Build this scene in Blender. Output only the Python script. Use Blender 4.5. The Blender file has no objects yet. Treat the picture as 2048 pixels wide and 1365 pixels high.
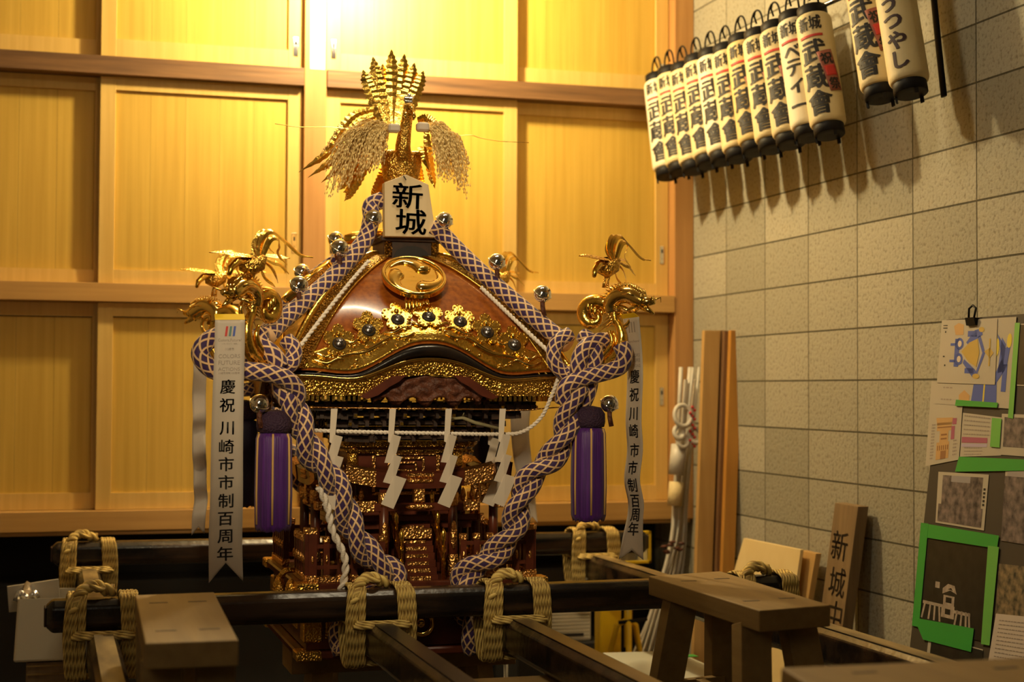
import bpy, bmesh, math, random
from mathutils import Vector, Matrix, Quaternion
from math import sin, cos, pi, sqrt, atan2, exp
SC = bpy.context.scene; COL = SC.collection
random.seed(7)
# ------------------------------------------------------------------ camera
F = 3134.32
CAM = Vector((-2.9821, -7.0306, 1.4547))
CR = Vector((0.95914, -0.28287, 0.00440)); CU = Vector((-0.01302, -0.02863, 0.99950)); CF = Vector((0.28261, 0.95873, 0.03114))
cd = bpy.data.cameras.new('camera'); co = bpy.data.objects.new('camera', cd); COL.objects.link(co)
cd.sensor_fit = 'HORIZONTAL'; cd.sensor_width = 36; cd.lens = F/2048*36
co.matrix_world = Matrix(((CR.x, CU.x, -CF.x, CAM.x), (CR.y, CU.y, -CF.y, CAM.y), (CR.z, CU.z, -CF.z, CAM.z), (0, 0, 0, 1)))
cd.clip_start = .05
cd.dof.use_dof = True; cd.dof.focus_distance = 4.9; cd.dof.aperture_fstop = 2.5
SC.camera = co
SC.view_settings.view_transform = 'Standard'; SC.view_settings.look = 'None'
SC.view_settings.gamma = 1; SC.view_settings.use_curve_mapping = False
SC.view_settings.exposure = 0.12
# ------------------------------------------------------------------ world and lights
wd = bpy.data.worlds.new('world'); SC.world = wd; wd.use_nodes = True
wd.node_tree.nodes['Background'].inputs[0].default_value = (.75, .60, .38, 1)
wd.node_tree.nodes['Background'].inputs[1].default_value = .035
def light(name, typ, loc, col, power, size=.1, sy=None, rot=(0, 0, 0), spot=None):
    l = bpy.data.lights.new(name, typ); o = bpy.data.objects.new(name, l); COL.objects.link(o)
    o.location = loc; o.rotation_euler = rot; l.color = col; l.energy = power
    if typ == 'AREA':
        l.shape = 'RECTANGLE'; l.size = size; l.size_y = sy or size
    else: l.shadow_soft_size = size
    if spot: l.spot_size, l.spot_blend = spot
    return o
light('key_bulb', 'POINT', (-1.60, -.60, 3.40), (1, .79, .42), 165, .06)
light('fluorescent_tube', 'AREA', (-1.72, -2.50, 3.62), (1, .84, .55), 15, .9, .05)
sp = light('shrine_spot', 'SPOT', (-2.85, -5.1, 2.65), (1, .79, .46), 215, .14, spot=(math.radians(35), .85))
sp.rotation_euler = (Vector((-1.86, -2.1, 1.55))-sp.location).to_track_quat('-Z', 'Y').to_euler()
light('front_fill', 'AREA', (-3.7, -6.2, 2.3), (1, .80, .52), 7, 1.0, 1.0, rot=(1.45, 0, -.42))  # unseen fill light, added to brighten the shrine body below the eaves
# ------------------------------------------------------------------ helpers
def W(u, v, X=None, Y=None, Z=None):
    """point where the sight line of photo pixel (u, v) meets a plane of the room"""
    d = CR*((u-1024)/F) - CU*((v-682.5)/F) + CF
    for i, a in enumerate((X, Y, Z)):
        if a is not None: return CAM + d*((a-CAM[i])/d[i])
def Wp(u, v, o, n):
    d = CR*((u-1024)/F) - CU*((v-682.5)/F) + CF
    return CAM + d*((o-CAM).dot(n)/d.dot(n))
def V(*a): return Vector(a)
class B:
    """collects shapes and links them as one mesh object"""
    def __init__(s): s.v = []; s.f = []; s.uv = {}; s.sm = set(); s.mi = {}; s.cur = 0
    def add(s, vs, fs, M=None, smooth=False, uvs=None):
        k = len(s.v)
        s.v += [tuple(M @ Vector(p)) if M else tuple(p) for p in vs]
        for i, f in enumerate(fs):
            j = len(s.f); s.f.append(tuple(k+a for a in f))
            if smooth: s.sm.add(j)
            if uvs: s.uv[j] = uvs[i]
            if s.cur: s.mi[j] = s.cur
        return s
    def box(s, c, d, M=None, taper=1.0, ch=0.0):
        x, y, z = [a/2 for a in d]; c = Vector(c)
        if ch:
            ch = min(ch, x*.9, y*.9, z*.9)
            bm = bmesh.new(); bmesh.ops.create_cube(bm, size=1)
            for v in bm.verts:
                t = taper if v.co.z > 0 else 1
                v.co = Vector((v.co.x*2*x*t, v.co.y*2*y*t, v.co.z*2*z))+c
            bmesh.ops.bevel(bm, geom=bm.edges[:], offset=ch, segments=1, affect='EDGES', profile=.5)
            bm.verts.index_update()
            s.add([v.co[:] for v in bm.verts], [[v.index for v in f.verts] for f in bm.faces], M); bm.free(); return s
        vs = []
        for zz in (-1, 1):
            t = taper if zz > 0 else 1
            vs += [c+Vector((x*a*t, y*b*t, z*zz)) for a, b in ((-1, -1), (1, -1), (1, 1), (-1, 1))]
        return s.add(vs, [(3, 2, 1, 0), (4, 5, 6, 7), (0, 1, 5, 4), (1, 2, 6, 5), (2, 3, 7, 6), (3, 0, 4, 7)], M)
    def bar(s, a, b, w, h, ch=0, up=(0, 0, 1)):
        a, b = Vector(a), Vector(b); d = b-a; L = d.length
        y = d.normalized(); x = y.cross(Vector(up))
        if x.length < 1e-4: x = Vector((1, 0, 0))
        x.normalize(); z = x.cross(y); m = (a+b)/2
        M = Matrix(((x.x, y.x, z.x, m.x), (x.y, y.y, z.y, m.y), (x.z, y.z, z.z, m.z), (0, 0, 0, 1)))
        return s.box((0, 0, 0), (w, L, h), M, ch=ch)
    def tube(s, pts, r, n=12, cap=True, closed=False, flat=1.0, up=None):
        pts = [Vector(p) for p in pts]; N = len(pts)
        rs = r if isinstance(r, (list, tuple)) else [r]*N
        T = []
        for i in range(N):
            if closed: d = pts[(i+1) % N]-pts[i-1]
            else: d = pts[min(i+1, N-1)]-pts[max(i-1, 0)]
            T.append(d.normalized() if d.length > 1e-9 else Vector((0, 0, 1)))
        ref = Vector(up) if up else (Vector((0, 0, 1)) if abs(T[0].z) < .9 else Vector((1, 0, 0)))
        nrm = (ref - T[0]*ref.dot(T[0])).normalized()
        vs = []; L = 0; ls = []
        for i in range(N):
            if i:
                nrm = nrm - T[i]*nrm.dot(T[i])
                nrm = nrm.normalized() if nrm.length > 1e-6 else T[i].orthogonal().normalized()
                L += (pts[i]-pts[i-1]).length
            if up:
                q = ref - T[i]*ref.dot(T[i])
                if q.length > 1e-3: nrm = q.normalized()
            ls.append(L); bn = T[i].cross(nrm)
            for k in range(n):
                a = 2*pi*k/n
                vs.append(pts[i]+nrm*(cos(a)*rs[i]*flat)+bn*(sin(a)*rs[i]))
        rm = max(rs); fs = []; uvs = []
        for i in range(N-1+(1 if closed else 0)):
            j = (i+1) % N
            l0 = ls[i]/(2*pi*rm); l1 = (ls[j] if j else L+(pts[0]-pts[-1]).length)/(2*pi*rm)
            for k in range(n):
                q = (k+1) % n
                fs.append((i*n+k, i*n+q, j*n+q, j*n+k))
                uvs.append(((k/n, l0), ((k+1)/n, l0), ((k+1)/n, l1), (k/n, l1)))
        if cap and not closed:
            fs.append(tuple(range(n-1, -1, -1))); uvs.append(tuple((0, 0) for _ in range(n)))
            fs.append(tuple((N-1)*n+k for k in range(n))); uvs.append(tuple((0, 0) for _ in range(n)))
        return s.add(vs, fs, None, True, uvs)
    def lathe(s, prof, n=20, M=None, smooth=True, cap=True):
        vs = []; fs = []; m = len(prof)
        for r, z in prof:
            for k in range(n): vs.append((r*cos(2*pi*k/n), r*sin(2*pi*k/n), z))
        for i in range(m-1):
            for k in range(n):
                q = (k+1) % n; fs.append((i*n+k, i*n+q, (i+1)*n+q, (i+1)*n+k))
        if cap:
            if prof[0][0] > 1e-5: fs.append(tuple(range(n-1, -1, -1)))
            if prof[-1][0] > 1e-5: fs.append(tuple((m-1)*n+k for k in range(n)))
        return s.add(vs, fs, M, smooth)
    def ball(s, c, r, n=14, M=None, sc=(1, 1, 1)):
        m = max(6, n//2+2); pr = [(max(1e-4, sin(pi*i/m)), -cos(pi*i/m)) for i in range(m+1)]
        Q = Matrix.Translation(Vector(c)) @ (M or Matrix()) @ Matrix.Diagonal((r*sc[0], r*sc[1], r*sc[2], 1))
        return s.lathe(pr, n, Q, True, False)
    def prism(s, out, d, M=None):
        """outline in the xy plane extruded from z=0 to z=d"""
        n = len(out)
        vs = [(x, y, 0) for x, y in out]+[(x, y, d) for x, y in out]
        fs = [tuple(range(n-1, -1, -1)), tuple(range(n, 2*n))]+[(i, (i+1) % n, n+(i+1) % n, n+i) for i in range(n)]
        return s.add(vs, fs, M)
    def poly(s, pts, smooth=False): return s.add(pts, [tuple(range(len(pts)))], None, smooth)
    def grid(s, fn, nu, nv, smooth=True):
        vs = [fn(i/nu, j/nv) for j in range(nv+1) for i in range(nu+1)]
        fs = []; uvs = []
        for j in range(nv):
            for i in range(nu):
                a = j*(nu+1)+i; fs.append((a, a+1, a+nu+2, a+nu+1))
                uvs.append(((i/nu, j/nv), ((i+1)/nu, j/nv), ((i+1)/nu, (j+1)/nv), (i/nu, (j+1)/nv)))
        return s.add(vs, fs, None, smooth, uvs)
    def build(s, name, m, parent=None, bevel=0, solid=0, sub=0, org=None, off=0):
        o0 = Vector(org) if org is not None else (abs_loc(parent) if parent else Vector((0, 0, 0)))
        me = bpy.data.meshes.new(name)
        me.from_pydata([tuple(Vector(p)-o0) for p in s.v], [], s.f)
        if s.uv:
            l = me.uv_layers.new(name='UVMap')
            for j, p in enumerate(me.polygons):
                if j in s.uv:
                    for a, li in enumerate(p.loop_indices):
                        l.data[li].uv = s.uv[j][a % len(s.uv[j])]
        for j in s.sm: me.polygons[j].use_smooth = True
        for q in (m if isinstance(m, (list, tuple)) else [m]): me.materials.append(q)
        for j, k in s.mi.items(): me.polygons[j].material_index = k
        me.update()
        o = bpy.data.objects.new(name, me); COL.objects.link(o)
        if parent:
            o.parent = parent; o.location = o0-abs_loc(parent)
        else: o.location = o0
        if bevel:
            q = o.modifiers.new('bevel', 'BEVEL'); q.width = bevel; q.segments = 2; q.limit_method = 'ANGLE'; q.angle_limit = .6
        if solid:
            q = o.modifiers.new('solid', 'SOLIDIFY'); q.thickness = solid; q.offset = off
        if sub:
            q = o.modifiers.new('sub', 'SUBSURF'); q.levels = sub; q.render_levels = sub
        return o
def abs_loc(o):
    l = Vector((0, 0, 0))
    while o: l = l+Vector(o.location); o = o.parent
    return l
def tag(o, label, cat, group=None, kind=None):
    o['label'] = label; o['category'] = cat
    if group: o['group'] = group
    if kind: o['kind'] = kind
    return o
def thing(name, label, cat, loc=(0, 0, 0), group=None):
    o = bpy.data.objects.new(name, None); COL.objects.link(o); o.location = loc; o.empty_display_size = .05
    return tag(o, label, cat, group)
def struct(name, b, m, **k):
    o = b.build(name, m, **k); o['kind'] = 'structure'; return o
def dup(root, delta, label=None, group=None):
    r = root.copy(); COL.objects.link(r); r.location = Vector(root.location)+Vector(delta)
    if label: r['label'] = label
    if group: r['group'] = group
    for ch in list(root.children):
        c = ch.copy(); COL.objects.link(c); c.parent = r
        for g in list(ch.children):
            d = g.copy(); COL.objects.link(d); d.parent = c
    return r
def smoothpath(pts, n=8):
    """Catmull-Rom through the points"""
    P = [Vector(p) for p in pts]; P = [P[0]*2-P[1]]+P+[P[-1]*2-P[-2]]; out = []
    for i in range(1, len(P)-2):
        a, b, c, d = P[i-1:i+3]
        for k in range(n):
            t = k/n
            out.append(.5*((2*b)+(c-a)*t+(2*a-5*b+4*c-d)*t*t+(3*b-a-3*c+d)*t**3))
    out.append(P[-2]); return out
def lerp(a, b, t): return a+(b-a)*t
def interp(tab, x):
    if x <= tab[0][0]: return tab[0][1]
    for (a, p), (b, q) in zip(tab, tab[1:]):
        if x <= b: return p+(q-p)*(x-a)/(b-a)
    return tab[-1][1]
GC = {}
def glyph(ch, off=0.0, ext=0.0, cut=0.0):
    """flat glyph mesh, about one unit high, centred on its own box"""
    key = (ch, off, ext, cut)
    if key in GC: return GC[key]
    c = bpy.data.curves.new('glyph', 'FONT'); c.body = ch; c.size = 1; c.offset = off; c.extrude = ext; c.resolution_u = 3
    c.align_x = 'LEFT'
    o = bpy.data.objects.new('glyph', c); COL.objects.link(o)
    dg = bpy.context.evaluated_depsgraph_get(); me = bpy.data.meshes.new_from_object(o.evaluated_get(dg))
    bm = bmesh.new(); bm.from_mesh(me)
    if cut:
        for _ in range(5):
            e = [q for q in bm.edges if q.calc_length() > cut]
            if not e: break
            bmesh.ops.subdivide_edges(bm, edges=e, cuts=1)
        bmesh.ops.triangulate(bm, faces=bm.faces[:])
    bm.verts.index_update()
    vs = [v.co.copy() for v in bm.verts]; fs = [[v.index for v in f.verts] for f in bm.faces]
    bm.free(); bpy.data.meshes.remove(me); bpy.data.objects.remove(o); bpy.data.curves.remove(c)
    if vs:
        x0, x1 = min(v.x for v in vs), max(v.x for v in vs); y0, y1 = min(v.y for v in vs), max(v.y for v in vs)
        for v in vs: v.x -= (x0+x1)/2; v.y -= (y0+y1)/2
        GC[key] = (vs, fs, x1-x0, y1-y0)
    else: GC[key] = ([], [], .3, 1)
    return GC[key]
BOLD = ((0, 0), (1, 0), (-1, 0), (0, 1), (0, -1), (.7, .7), (-.7, .7), (.7, -.7), (-.7, -.7))
def glyph_on(b, ch, c, ex, ey, size, off=.0, fit=None, ext=0, sx=1.0):
    """lay one glyph (or word) on a plane: centre c, unit axes ex (right) and ey (up)"""
    vs, fs, w, h = glyph(ch, 0, ext)
    k = size
    if fit: k = fit/max(w, 1e-6)
    en = ex.cross(ey)
    for dx, dy in (BOLD if off else BOLD[:1]):
        b.add([c+ex*((v.x+dx*off)*k*sx)+ey*((v.y+dy*off*.5)*k)+en*(v.z*k) for v in vs], fs)
# ------------------------------------------------------------------ materials
def mat(name, col, rough=.5, metal=0.0, var=None, vs=20, vstr=1.0, vscale=(1, 1, 1), bump=0, bs=200, bscale=(1, 1, 1), spec=.5, emit=None, coat=0, vor=0, detail=4, sheen=0, trans=0, alpha=1, subs=0):
    m = bpy.data.materials.new(name); m.use_nodes = True; nt = m.node_tree; N = nt.nodes; L = nt.links
    p = N['Principled BSDF']; p.inputs['Base Color'].default_value = (*col, 1); p.inputs['Roughness'].default_value = rough
    p.inputs['Metallic'].default_value = metal; p.inputs['Specular IOR Level'].default_value = spec
    if coat: p.inputs['Coat Weight'].default_value = coat; p.inputs['Coat Roughness'].default_value = .08
    if sheen: p.inputs['Sheen Weight'].default_value = sheen
    if trans: p.inputs['Transmission Weight'].default_value = trans
    if subs: p.inputs['Subsurface Weight'].default_value = subs; p.inputs['Subsurface Radius'].default_value = (.01, .008, .005)
    p.inputs['Alpha'].default_value = alpha
    if emit: p.inputs['Emission Color'].default_value = (*emit[0], 1); p.inputs['Emission Strength'].default_value = emit[1]
    tc = N.new('ShaderNodeTexCoord')
    def mapped(sc):
        mp = N.new('ShaderNodeMapping'); mp.inputs['Scale'].default_value = sc
        L.new(tc.outputs['Object'], mp.inputs['Vector']); return mp.outputs['Vector']
    if var:
        n = N.new('ShaderNodeTexNoise'); n.inputs['Scale'].default_value = vs; n.inputs['Detail'].default_value = detail
        L.new(mapped(vscale), n.inputs['Vector'])
        r = N.new('ShaderNodeValToRGB'); r.color_ramp.elements[0].position = .5-.22*vstr; r.color_ramp.elements[1].position = .5+.22*vstr
        r.color_ramp.elements[0].color = (*var, 1); r.color_ramp.elements[1].color = (*col, 1)
        L.new(n.outputs['Fac'], r.inputs['Fac']); L.new(r.outputs['Color'], p.inputs['Base Color'])
    if bump:
        bn = N.new('ShaderNodeBump'); bn.inputs['Strength'].default_value = bump; bn.inputs['Distance'].default_value = .01
        if vor:
            n2 = N.new('ShaderNodeTexVoronoi'); n2.feature = 'SMOOTH_F1'; n2.inputs['Scale'].default_value = bs; out = n2.outputs['Distance']
            if vor == 2: n2.feature = 'F1'
        else:
            n2 = N.new('ShaderNodeTexNoise'); n2.inputs['Scale'].default_value = bs; n2.inputs['Detail'].default_value = 3; out = n2.outputs['Fac']
        L.new(mapped(bscale), n2.inputs['Vector'])
        L.new(out, bn.inputs['Height']); L.new(bn.outputs['Normal'], p.inputs['Normal'])
    return m
def wood(name, a, b, rough=.55, axis='z', sc=6, stretch=.06, bump=.08, coat=0):
    s = [sc*8]*3; s['xyz'.index(axis)] = sc*8*stretch
    return mat(name, a, rough, 0, b, 1, 1.1, tuple(s), bump, 1, tuple(q*2 for q in s), detail=5, coat=coat)
M = {}
M['door'] = wood('door_panel_wood', (.68, .435, .075), (.55, .335, .046), .5, 'z', 5, .03, .04)
M['frame'] = wood('door_frame_wood', (.72, .48, .14), (.62, .39, .095), .5, 'z', 5, .04, .05)
M['railw'] = wood('rail_wood', (.58, .33, .10), (.46, .25, .07), .5, 'x', 5, .04, .05)
M['beam'] = wood('dark_beam_wood', (.24, .12, .045), (.085, .040, .016), .55, 'x', 4, .06, .12)
M['post'] = wood('post_wood', (.52, .27, .09), (.40, .19, .055), .5, 'z', 4, .05, .05)
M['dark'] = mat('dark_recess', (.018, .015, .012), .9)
M['floor'] = mat('floor_concrete', (.10, .085, .065), .8, 0, (.06, .05, .04), 3)
M['ceil'] = mat('ceiling_board', (.45, .38, .28), .9)
M['plaster'] = mat('side_wall_plaster', (.30, .25, .18), .9)
M['black'] = mat('black_lacquer', (.006, .005, .006), .22, 0, (.020, .013, .010), 9, .8, (1, 1, 1), .05, 60, coat=.25)
M['poletop'] = mat('worn_black_lacquer', (.008, .006, .006), .26, 0, (.05, .028, .016), 14, .35, (.15, 1, 1), .12, 40)
M['gold'] = mat('gold_leaf', (.95, .62, .13), .20, 1, (.80, .48, .08), 30, 1, bump=.15, bs=120)
M['goldb'] = mat('bright_gold', (1.0, .70, .22), .13, 1, (.95, .62, .15), 20, 1, bump=.05, bs=60)
M['golde'] = mat('engraved_gold', (.86, .54, .12), .30, 1, (.55, .29, .05), 60, 1, bump=.55, bs=170, vor=1)
M['goldl'] = mat('lattice_engraved_gold', (.75, .44, .09), .28, 1, (.25, .12, .02), 130, .8, bump=1.0, bs=170, vor=2)
M['copper'] = mat('gilt_copper', (.86, .50, .18), .36, 1, (.58, .27, .08), 60, 1, bump=.5, bs=150, vor=1)
M['lacq'] = mat('amber_lacquer', (.36, .105, .014), .20, 0, (.19, .045, .008), 60, 1, coat=.3)
M['redlac'] = mat('red_brown_lacquer', (.13, .030, .014), .3, 0, (.07, .016, .008), 20, 1)
M['carve'] = mat('carved_brown_wood', (.15, .045, .020), .6, 0, (.06, .018, .010), 60, 1, bump=1.0, bs=55)
M['darkw'] = mat('dark_bracket_wood', (.055, .024, .013), .5, 0, (.02, .010, .007), 50, 1)
M['silver'] = mat('silver_bell_metal', (.86, .84, .80), .07, 1)
M['steel'] = mat('dark_steel', (.20, .19, .20), .3, 1)
M['white'] = mat('white_paper', (.83, .74, .64), .8, subs=.0)
M['cloth'] = mat('white_satin', (.70, .62, .54), .5, 0, (.63, .55, .48), 8)
M['ink'] = mat('black_ink', (.015, .012, .012), .6)
M['inkg'] = mat('grey_print', (.33, .27, .23), .7)
M['red'] = mat('red_print', (.55, .035, .03), .6)
M['blue'] = mat('blue_print', (.06, .10, .42), .6)
M['teal'] = mat('teal_print', (.10, .22, .22), .6)
M['straw'] = None
M['rice'] = mat('dried_rice_straw', (.95, .73, .32), .6, 0, (.84, .60, .22), 40)
M['purple'] = mat('purple_silk', (.095, .014, .23), .5, 0, (.045, .007, .12), 4, 1, (40, 40, 1), .3, 3, (90, 90, 1), sheen=.15)
M['purpled'] = mat('dark_purple_net', (.035, .012, .04), .7, bump=.8, bs=180)
M['cordg'] = mat('gold_cord', (.62, .38, .13), .5)
M['navy'] = mat('navy_silk', (.02, .014, .045), .6)
M['twist'] = mat('white_cotton_rope', (.78, .70, .62), .8, bump=.4, bs=220)
M['hinoki'] = wood('pale_cypress', (.70, .55, .34), (.62, .47, .27), .5, 'z', 4, .05, .03)
M['stool'] = wood('brown_bench_wood', (.30, .19, .060), (.22, .13, .038), .6, 'y', 4, .06, .08)
M['plank'] = wood('plank_wood', (.58, .36, .13), (.47, .27, .085), .55, 'z', 4, .04, .05)
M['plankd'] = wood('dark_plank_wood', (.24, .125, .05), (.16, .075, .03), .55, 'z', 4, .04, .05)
M['weather'] = wood('weathered_board', (.27, .18, .085), (.17, .105, .05), .7, 'z', 4, .05, .1)
M['ply'] = mat('cream_panel', (.78, .62, .32), .55, 0, (.72, .55, .26), 6)
M['lantern'] = mat('lantern_paper', (.74, .62, .36), .6, 0, (.66, .53, .28), 12)
M['lantw'] = mat('white_lantern_paper', (.82, .73, .52), .6)
M['lanty'] = mat('yellowed_lantern_paper', (.66, .50, .21), .6)
M['blackp'] = mat('black_plastic', (.008, .007, .008), .55, spec=.2)
M['tube'] = mat('white_plastic_pole', (.62, .58, .50), .4)
M['tan'] = mat('tan_tape', (.78, .62, .32), .6, bump=.3, bs=60)
M['yellow'] = mat('yellow_plastic', (.80, .52, .012), .4)
M['clear'] = mat('frosted_plastic', (.72, .72, .66), .3, alpha=.55)
M['greyp'] = mat('grey_plastic', (.42, .38, .31), .5)
M['whitep'] = mat('white_plastic', (.66, .60, .47), .45)
M['pearl'] = mat('silver_foil_bag', (.65, .64, .66), .15, .8, bump=1, bs=25)
M['board'] = mat('dark_board', (.055, .042, .028), .7)
M['green'] = mat('green_tape', (.05, .36, .06), .4)
M['greent'] = mat('light_green_tape', (.16, .48, .10), .4)
M['photo'] = mat('crowd_photo', (.26, .21, .20), .5, 0, (.030, .025, .030), 38, .9, detail=6)
M['photod'] = mat('dark_photo', (.030, .028, .022), .4, 0, (.012, .011, .010), 25)
M['glass'] = mat('mirror_glass', (.55, .58, .55), .05, .85)
def cord_mat(name, base, line, n=8, th=.36):
    m = bpy.data.materials.new(name); m.use_nodes = True; N = m.node_tree.nodes; L = m.node_tree.links; p = N['Principled BSDF']
    p.inputs['Roughness'].default_value = .7; p.inputs['Sheen Weight'].default_value = .2
    uv = N.new('ShaderNodeUVMap'); sp = N.new('ShaderNodeSeparateXYZ'); L.new(uv.outputs[0], sp.inputs[0])
    def mt(op, a, b=None):
        q = N.new('ShaderNodeMath'); q.operation = op
        for i, x in enumerate((a, b)):
            if x is None: continue
            if isinstance(x, (int, float)): q.inputs[i].default_value = x
            else: L.new(x, q.inputs[i])
        return q.outputs[0]
    us = mt('MULTIPLY', sp.outputs[0], n); vs = mt('MULTIPLY', sp.outputs[1], n*.72)
    ab = []
    for op in ('ADD', 'SUBTRACT'):
        f = mt('FRACT', mt(op, us, vs)); ab.append(mt('ABSOLUTE', mt('SUBTRACT', f, .5)))
    mx = mt('MAXIMUM', ab[0], ab[1])
    mr = N.new('ShaderNodeMapRange'); mr.interpolation_type = 'SMOOTHSTEP'; L.new(mx, mr.inputs[0]); mr.inputs[1].default_value = th-.05; mr.inputs[2].default_value = th+.05
    r = N.new('ShaderNodeValToRGB'); r.color_ramp.elements[0].color = (*base, 1); r.color_ramp.elements[1].color = (*line, 1)
    L.new(mr.outputs[0], r.inputs[0]); L.new(r.outputs[0], p.inputs['Base Color'])
    bn = N.new('ShaderNodeBump'); bn.inputs['Strength'].default_value = .8; bn.inputs['Distance'].default_value = .006
    L.new(mr.outputs[0], bn.inputs['Height']); L.new(bn.outputs[0], p.inputs['Normal'])
    return m
M['cord'] = cord_mat('purple_beige_braid', (.034, .010, .085), (.74, .48, .27), 6, .36)
def block_mat():
    m = bpy.data.materials.new('concrete_blocks'); m.use_nodes = True; N = m.node_tree.nodes; L = m.node_tree.links; p = N['Principled BSDF']
    p.inputs['Roughness'].default_value = .9
    tc = N.new('ShaderNodeTexCoord'); sp = N.new('ShaderNodeSeparateXYZ'); L.new(tc.outputs['Object'], sp.inputs[0])
    cb = N.new('ShaderNodeCombineXYZ')
    a = N.new('ShaderNodeMath'); a.operation = 'MULTIPLY_ADD'; L.new(sp.outputs[1], a.inputs[0]); a.inputs[1].default_value = -1; a.inputs[2].default_value = .4068*20-.4033+.003
    b = N.new('ShaderNodeMath'); b.operation = 'ADD'; L.new(sp.outputs[2], b.inputs[0]); b.inputs[1].default_value = .103
    L.new(a.outputs[0], cb.inputs[0]); L.new(b.outputs[0], cb.inputs[1])
    br = N.new('ShaderNodeTexBrick'); L.new(cb.outputs[0], br.inputs['Vector'])
    br.offset = 0; br.squash = 1
    for k, v in (('Scale', 1), ('Mortar Size', .0040), ('Mortar Smooth', .35), ('Bias', -.1), ('Brick Width', .4068), ('Row Height', .2)): br.inputs[k].default_value = v
    br.inputs['Color1'].default_value = (.42, .39, .30, 1); br.inputs['Color2'].default_value = (.30, .28, .21, 1); br.inputs['Mortar'].default_value = (.085, .075, .045, 1)
    n = N.new('ShaderNodeTexNoise'); n.inputs['Scale'].default_value = 70; n.inputs['Detail'].default_value = 5; L.new(tc.outputs['Object'], n.inputs['Vector'])
    r = N.new('ShaderNodeValToRGB'); r.color_ramp.elements[0].position = .30; r.color_ramp.elements[1].position = .48
    r.color_ramp.elements[0].color = (.62, .60, .56, 1); r.color_ramp.elements[1].color = (1, 1, 1, 1); L.new(n.outputs[0], r.inputs[0])
    mx = N.new('ShaderNodeMix'); mx.data_type = 'RGBA'; mx.blend_type = 'MULTIPLY'; mx.inputs[0].default_value = 1
    L.new(br.outputs['Color'], mx.inputs[6]); L.new(r.outputs[0], mx.inputs[7]); L.new(mx.outputs[2], p.inputs['Base Color'])
    sb = N.new('ShaderNodeMath'); sb.operation = 'MULTIPLY_ADD'; L.new(br.outputs['Fac'], sb.inputs[0]); sb.inputs[1].default_value = -1.6; L.new(n.outputs[0], sb.inputs[2])
    bn = N.new('ShaderNodeBump'); bn.inputs['Strength'].default_value = .5; bn.inputs['Distance'].default_value = .006
    L.new(sb.outputs[0], bn.inputs['Height']); L.new(bn.outputs[0], p.inputs['Normal'])
    return m
M['blocks'] = block_mat()
def strand_mat(name, a, b_):
    m = bpy.data.materials.new(name); m.use_nodes = True; N = m.node_tree.nodes; L = m.node_tree.links; p = N['Principled BSDF']
    p.inputs['Roughness'].default_value = .75
    uv = N.new('ShaderNodeUVMap'); mp = N.new('ShaderNodeMapping'); mp.inputs['Rotation'].default_value = (0, 0, .75); mp.inputs['Scale'].default_value = (2.0, 1.0, 1)
    L.new(uv.outputs[0], mp.inputs[0]); w = N.new('ShaderNodeTexWave'); w.inputs['Scale'].default_value = .55; w.inputs['Distortion'].default_value = 1.2; w.inputs['Detail'].default_value = 2
    L.new(mp.outputs[0], w.inputs[0]); r = N.new('ShaderNodeValToRGB'); r.color_ramp.elements[0].color = (*b_, 1); r.color_ramp.elements[1].color = (*a, 1); r.color_ramp.elements[0].position = .1; r.color_ramp.elements[1].position = .55
    L.new(w.outputs['Fac'], r.inputs[0]); L.new(r.outputs[0], p.inputs['Base Color'])
    bn = N.new('ShaderNodeBump'); bn.inputs['Strength'].default_value = .9; bn.inputs['Distance'].default_value = .004; L.new(w.outputs['Fac'], bn.inputs['Height']); L.new(bn.outputs[0], p.inputs['Normal'])
    return m
M['straw'] = strand_mat('straw_rope', (.74, .54, .17), (.34, .21, .055))
def translucent(m, k):
    N = m.node_tree.nodes; L = m.node_tree.links; p = N['Principled BSDF']; o = N['Material Output']
    t = N.new('ShaderNodeBsdfTranslucent'); x = N.new('ShaderNodeMixShader'); x.inputs[0].default_value = k
    s_ = p.inputs['Base Color'].links
    if s_: L.new(s_[0].from_socket, t.inputs[0])
    else: t.inputs[0].default_value = p.inputs['Base Color'].default_value
    L.new(p.outputs[0], x.inputs[1]); L.new(t.outputs[0], x.inputs[2]); L.new(x.outputs[0], o.inputs[0])
for q_, k_ in (('white', .25), ('cloth', .25)): translucent(M[q_], k_)
M['tan_sheen'] = mat('tan_sheen_top', (.26, .17, .07), .3, 0, (.10, .065, .03), 9, 1, (1, .2, 1))  # tan reflection on a glossy pole top, painted in as colour
M['dark_sheen'] = mat('dark_sheen_top', (.055, .042, .032), .3, 0, (.02, .015, .012), 9, 1, (1, .2, 1))  # grey-brown gloss of a pole top, put into the colour
M['worn'] = mat('worn_pole_top', (.34, .24, .10), .5, 0, (.07, .045, .02), 14, .8, (1, .25, 1))
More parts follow.
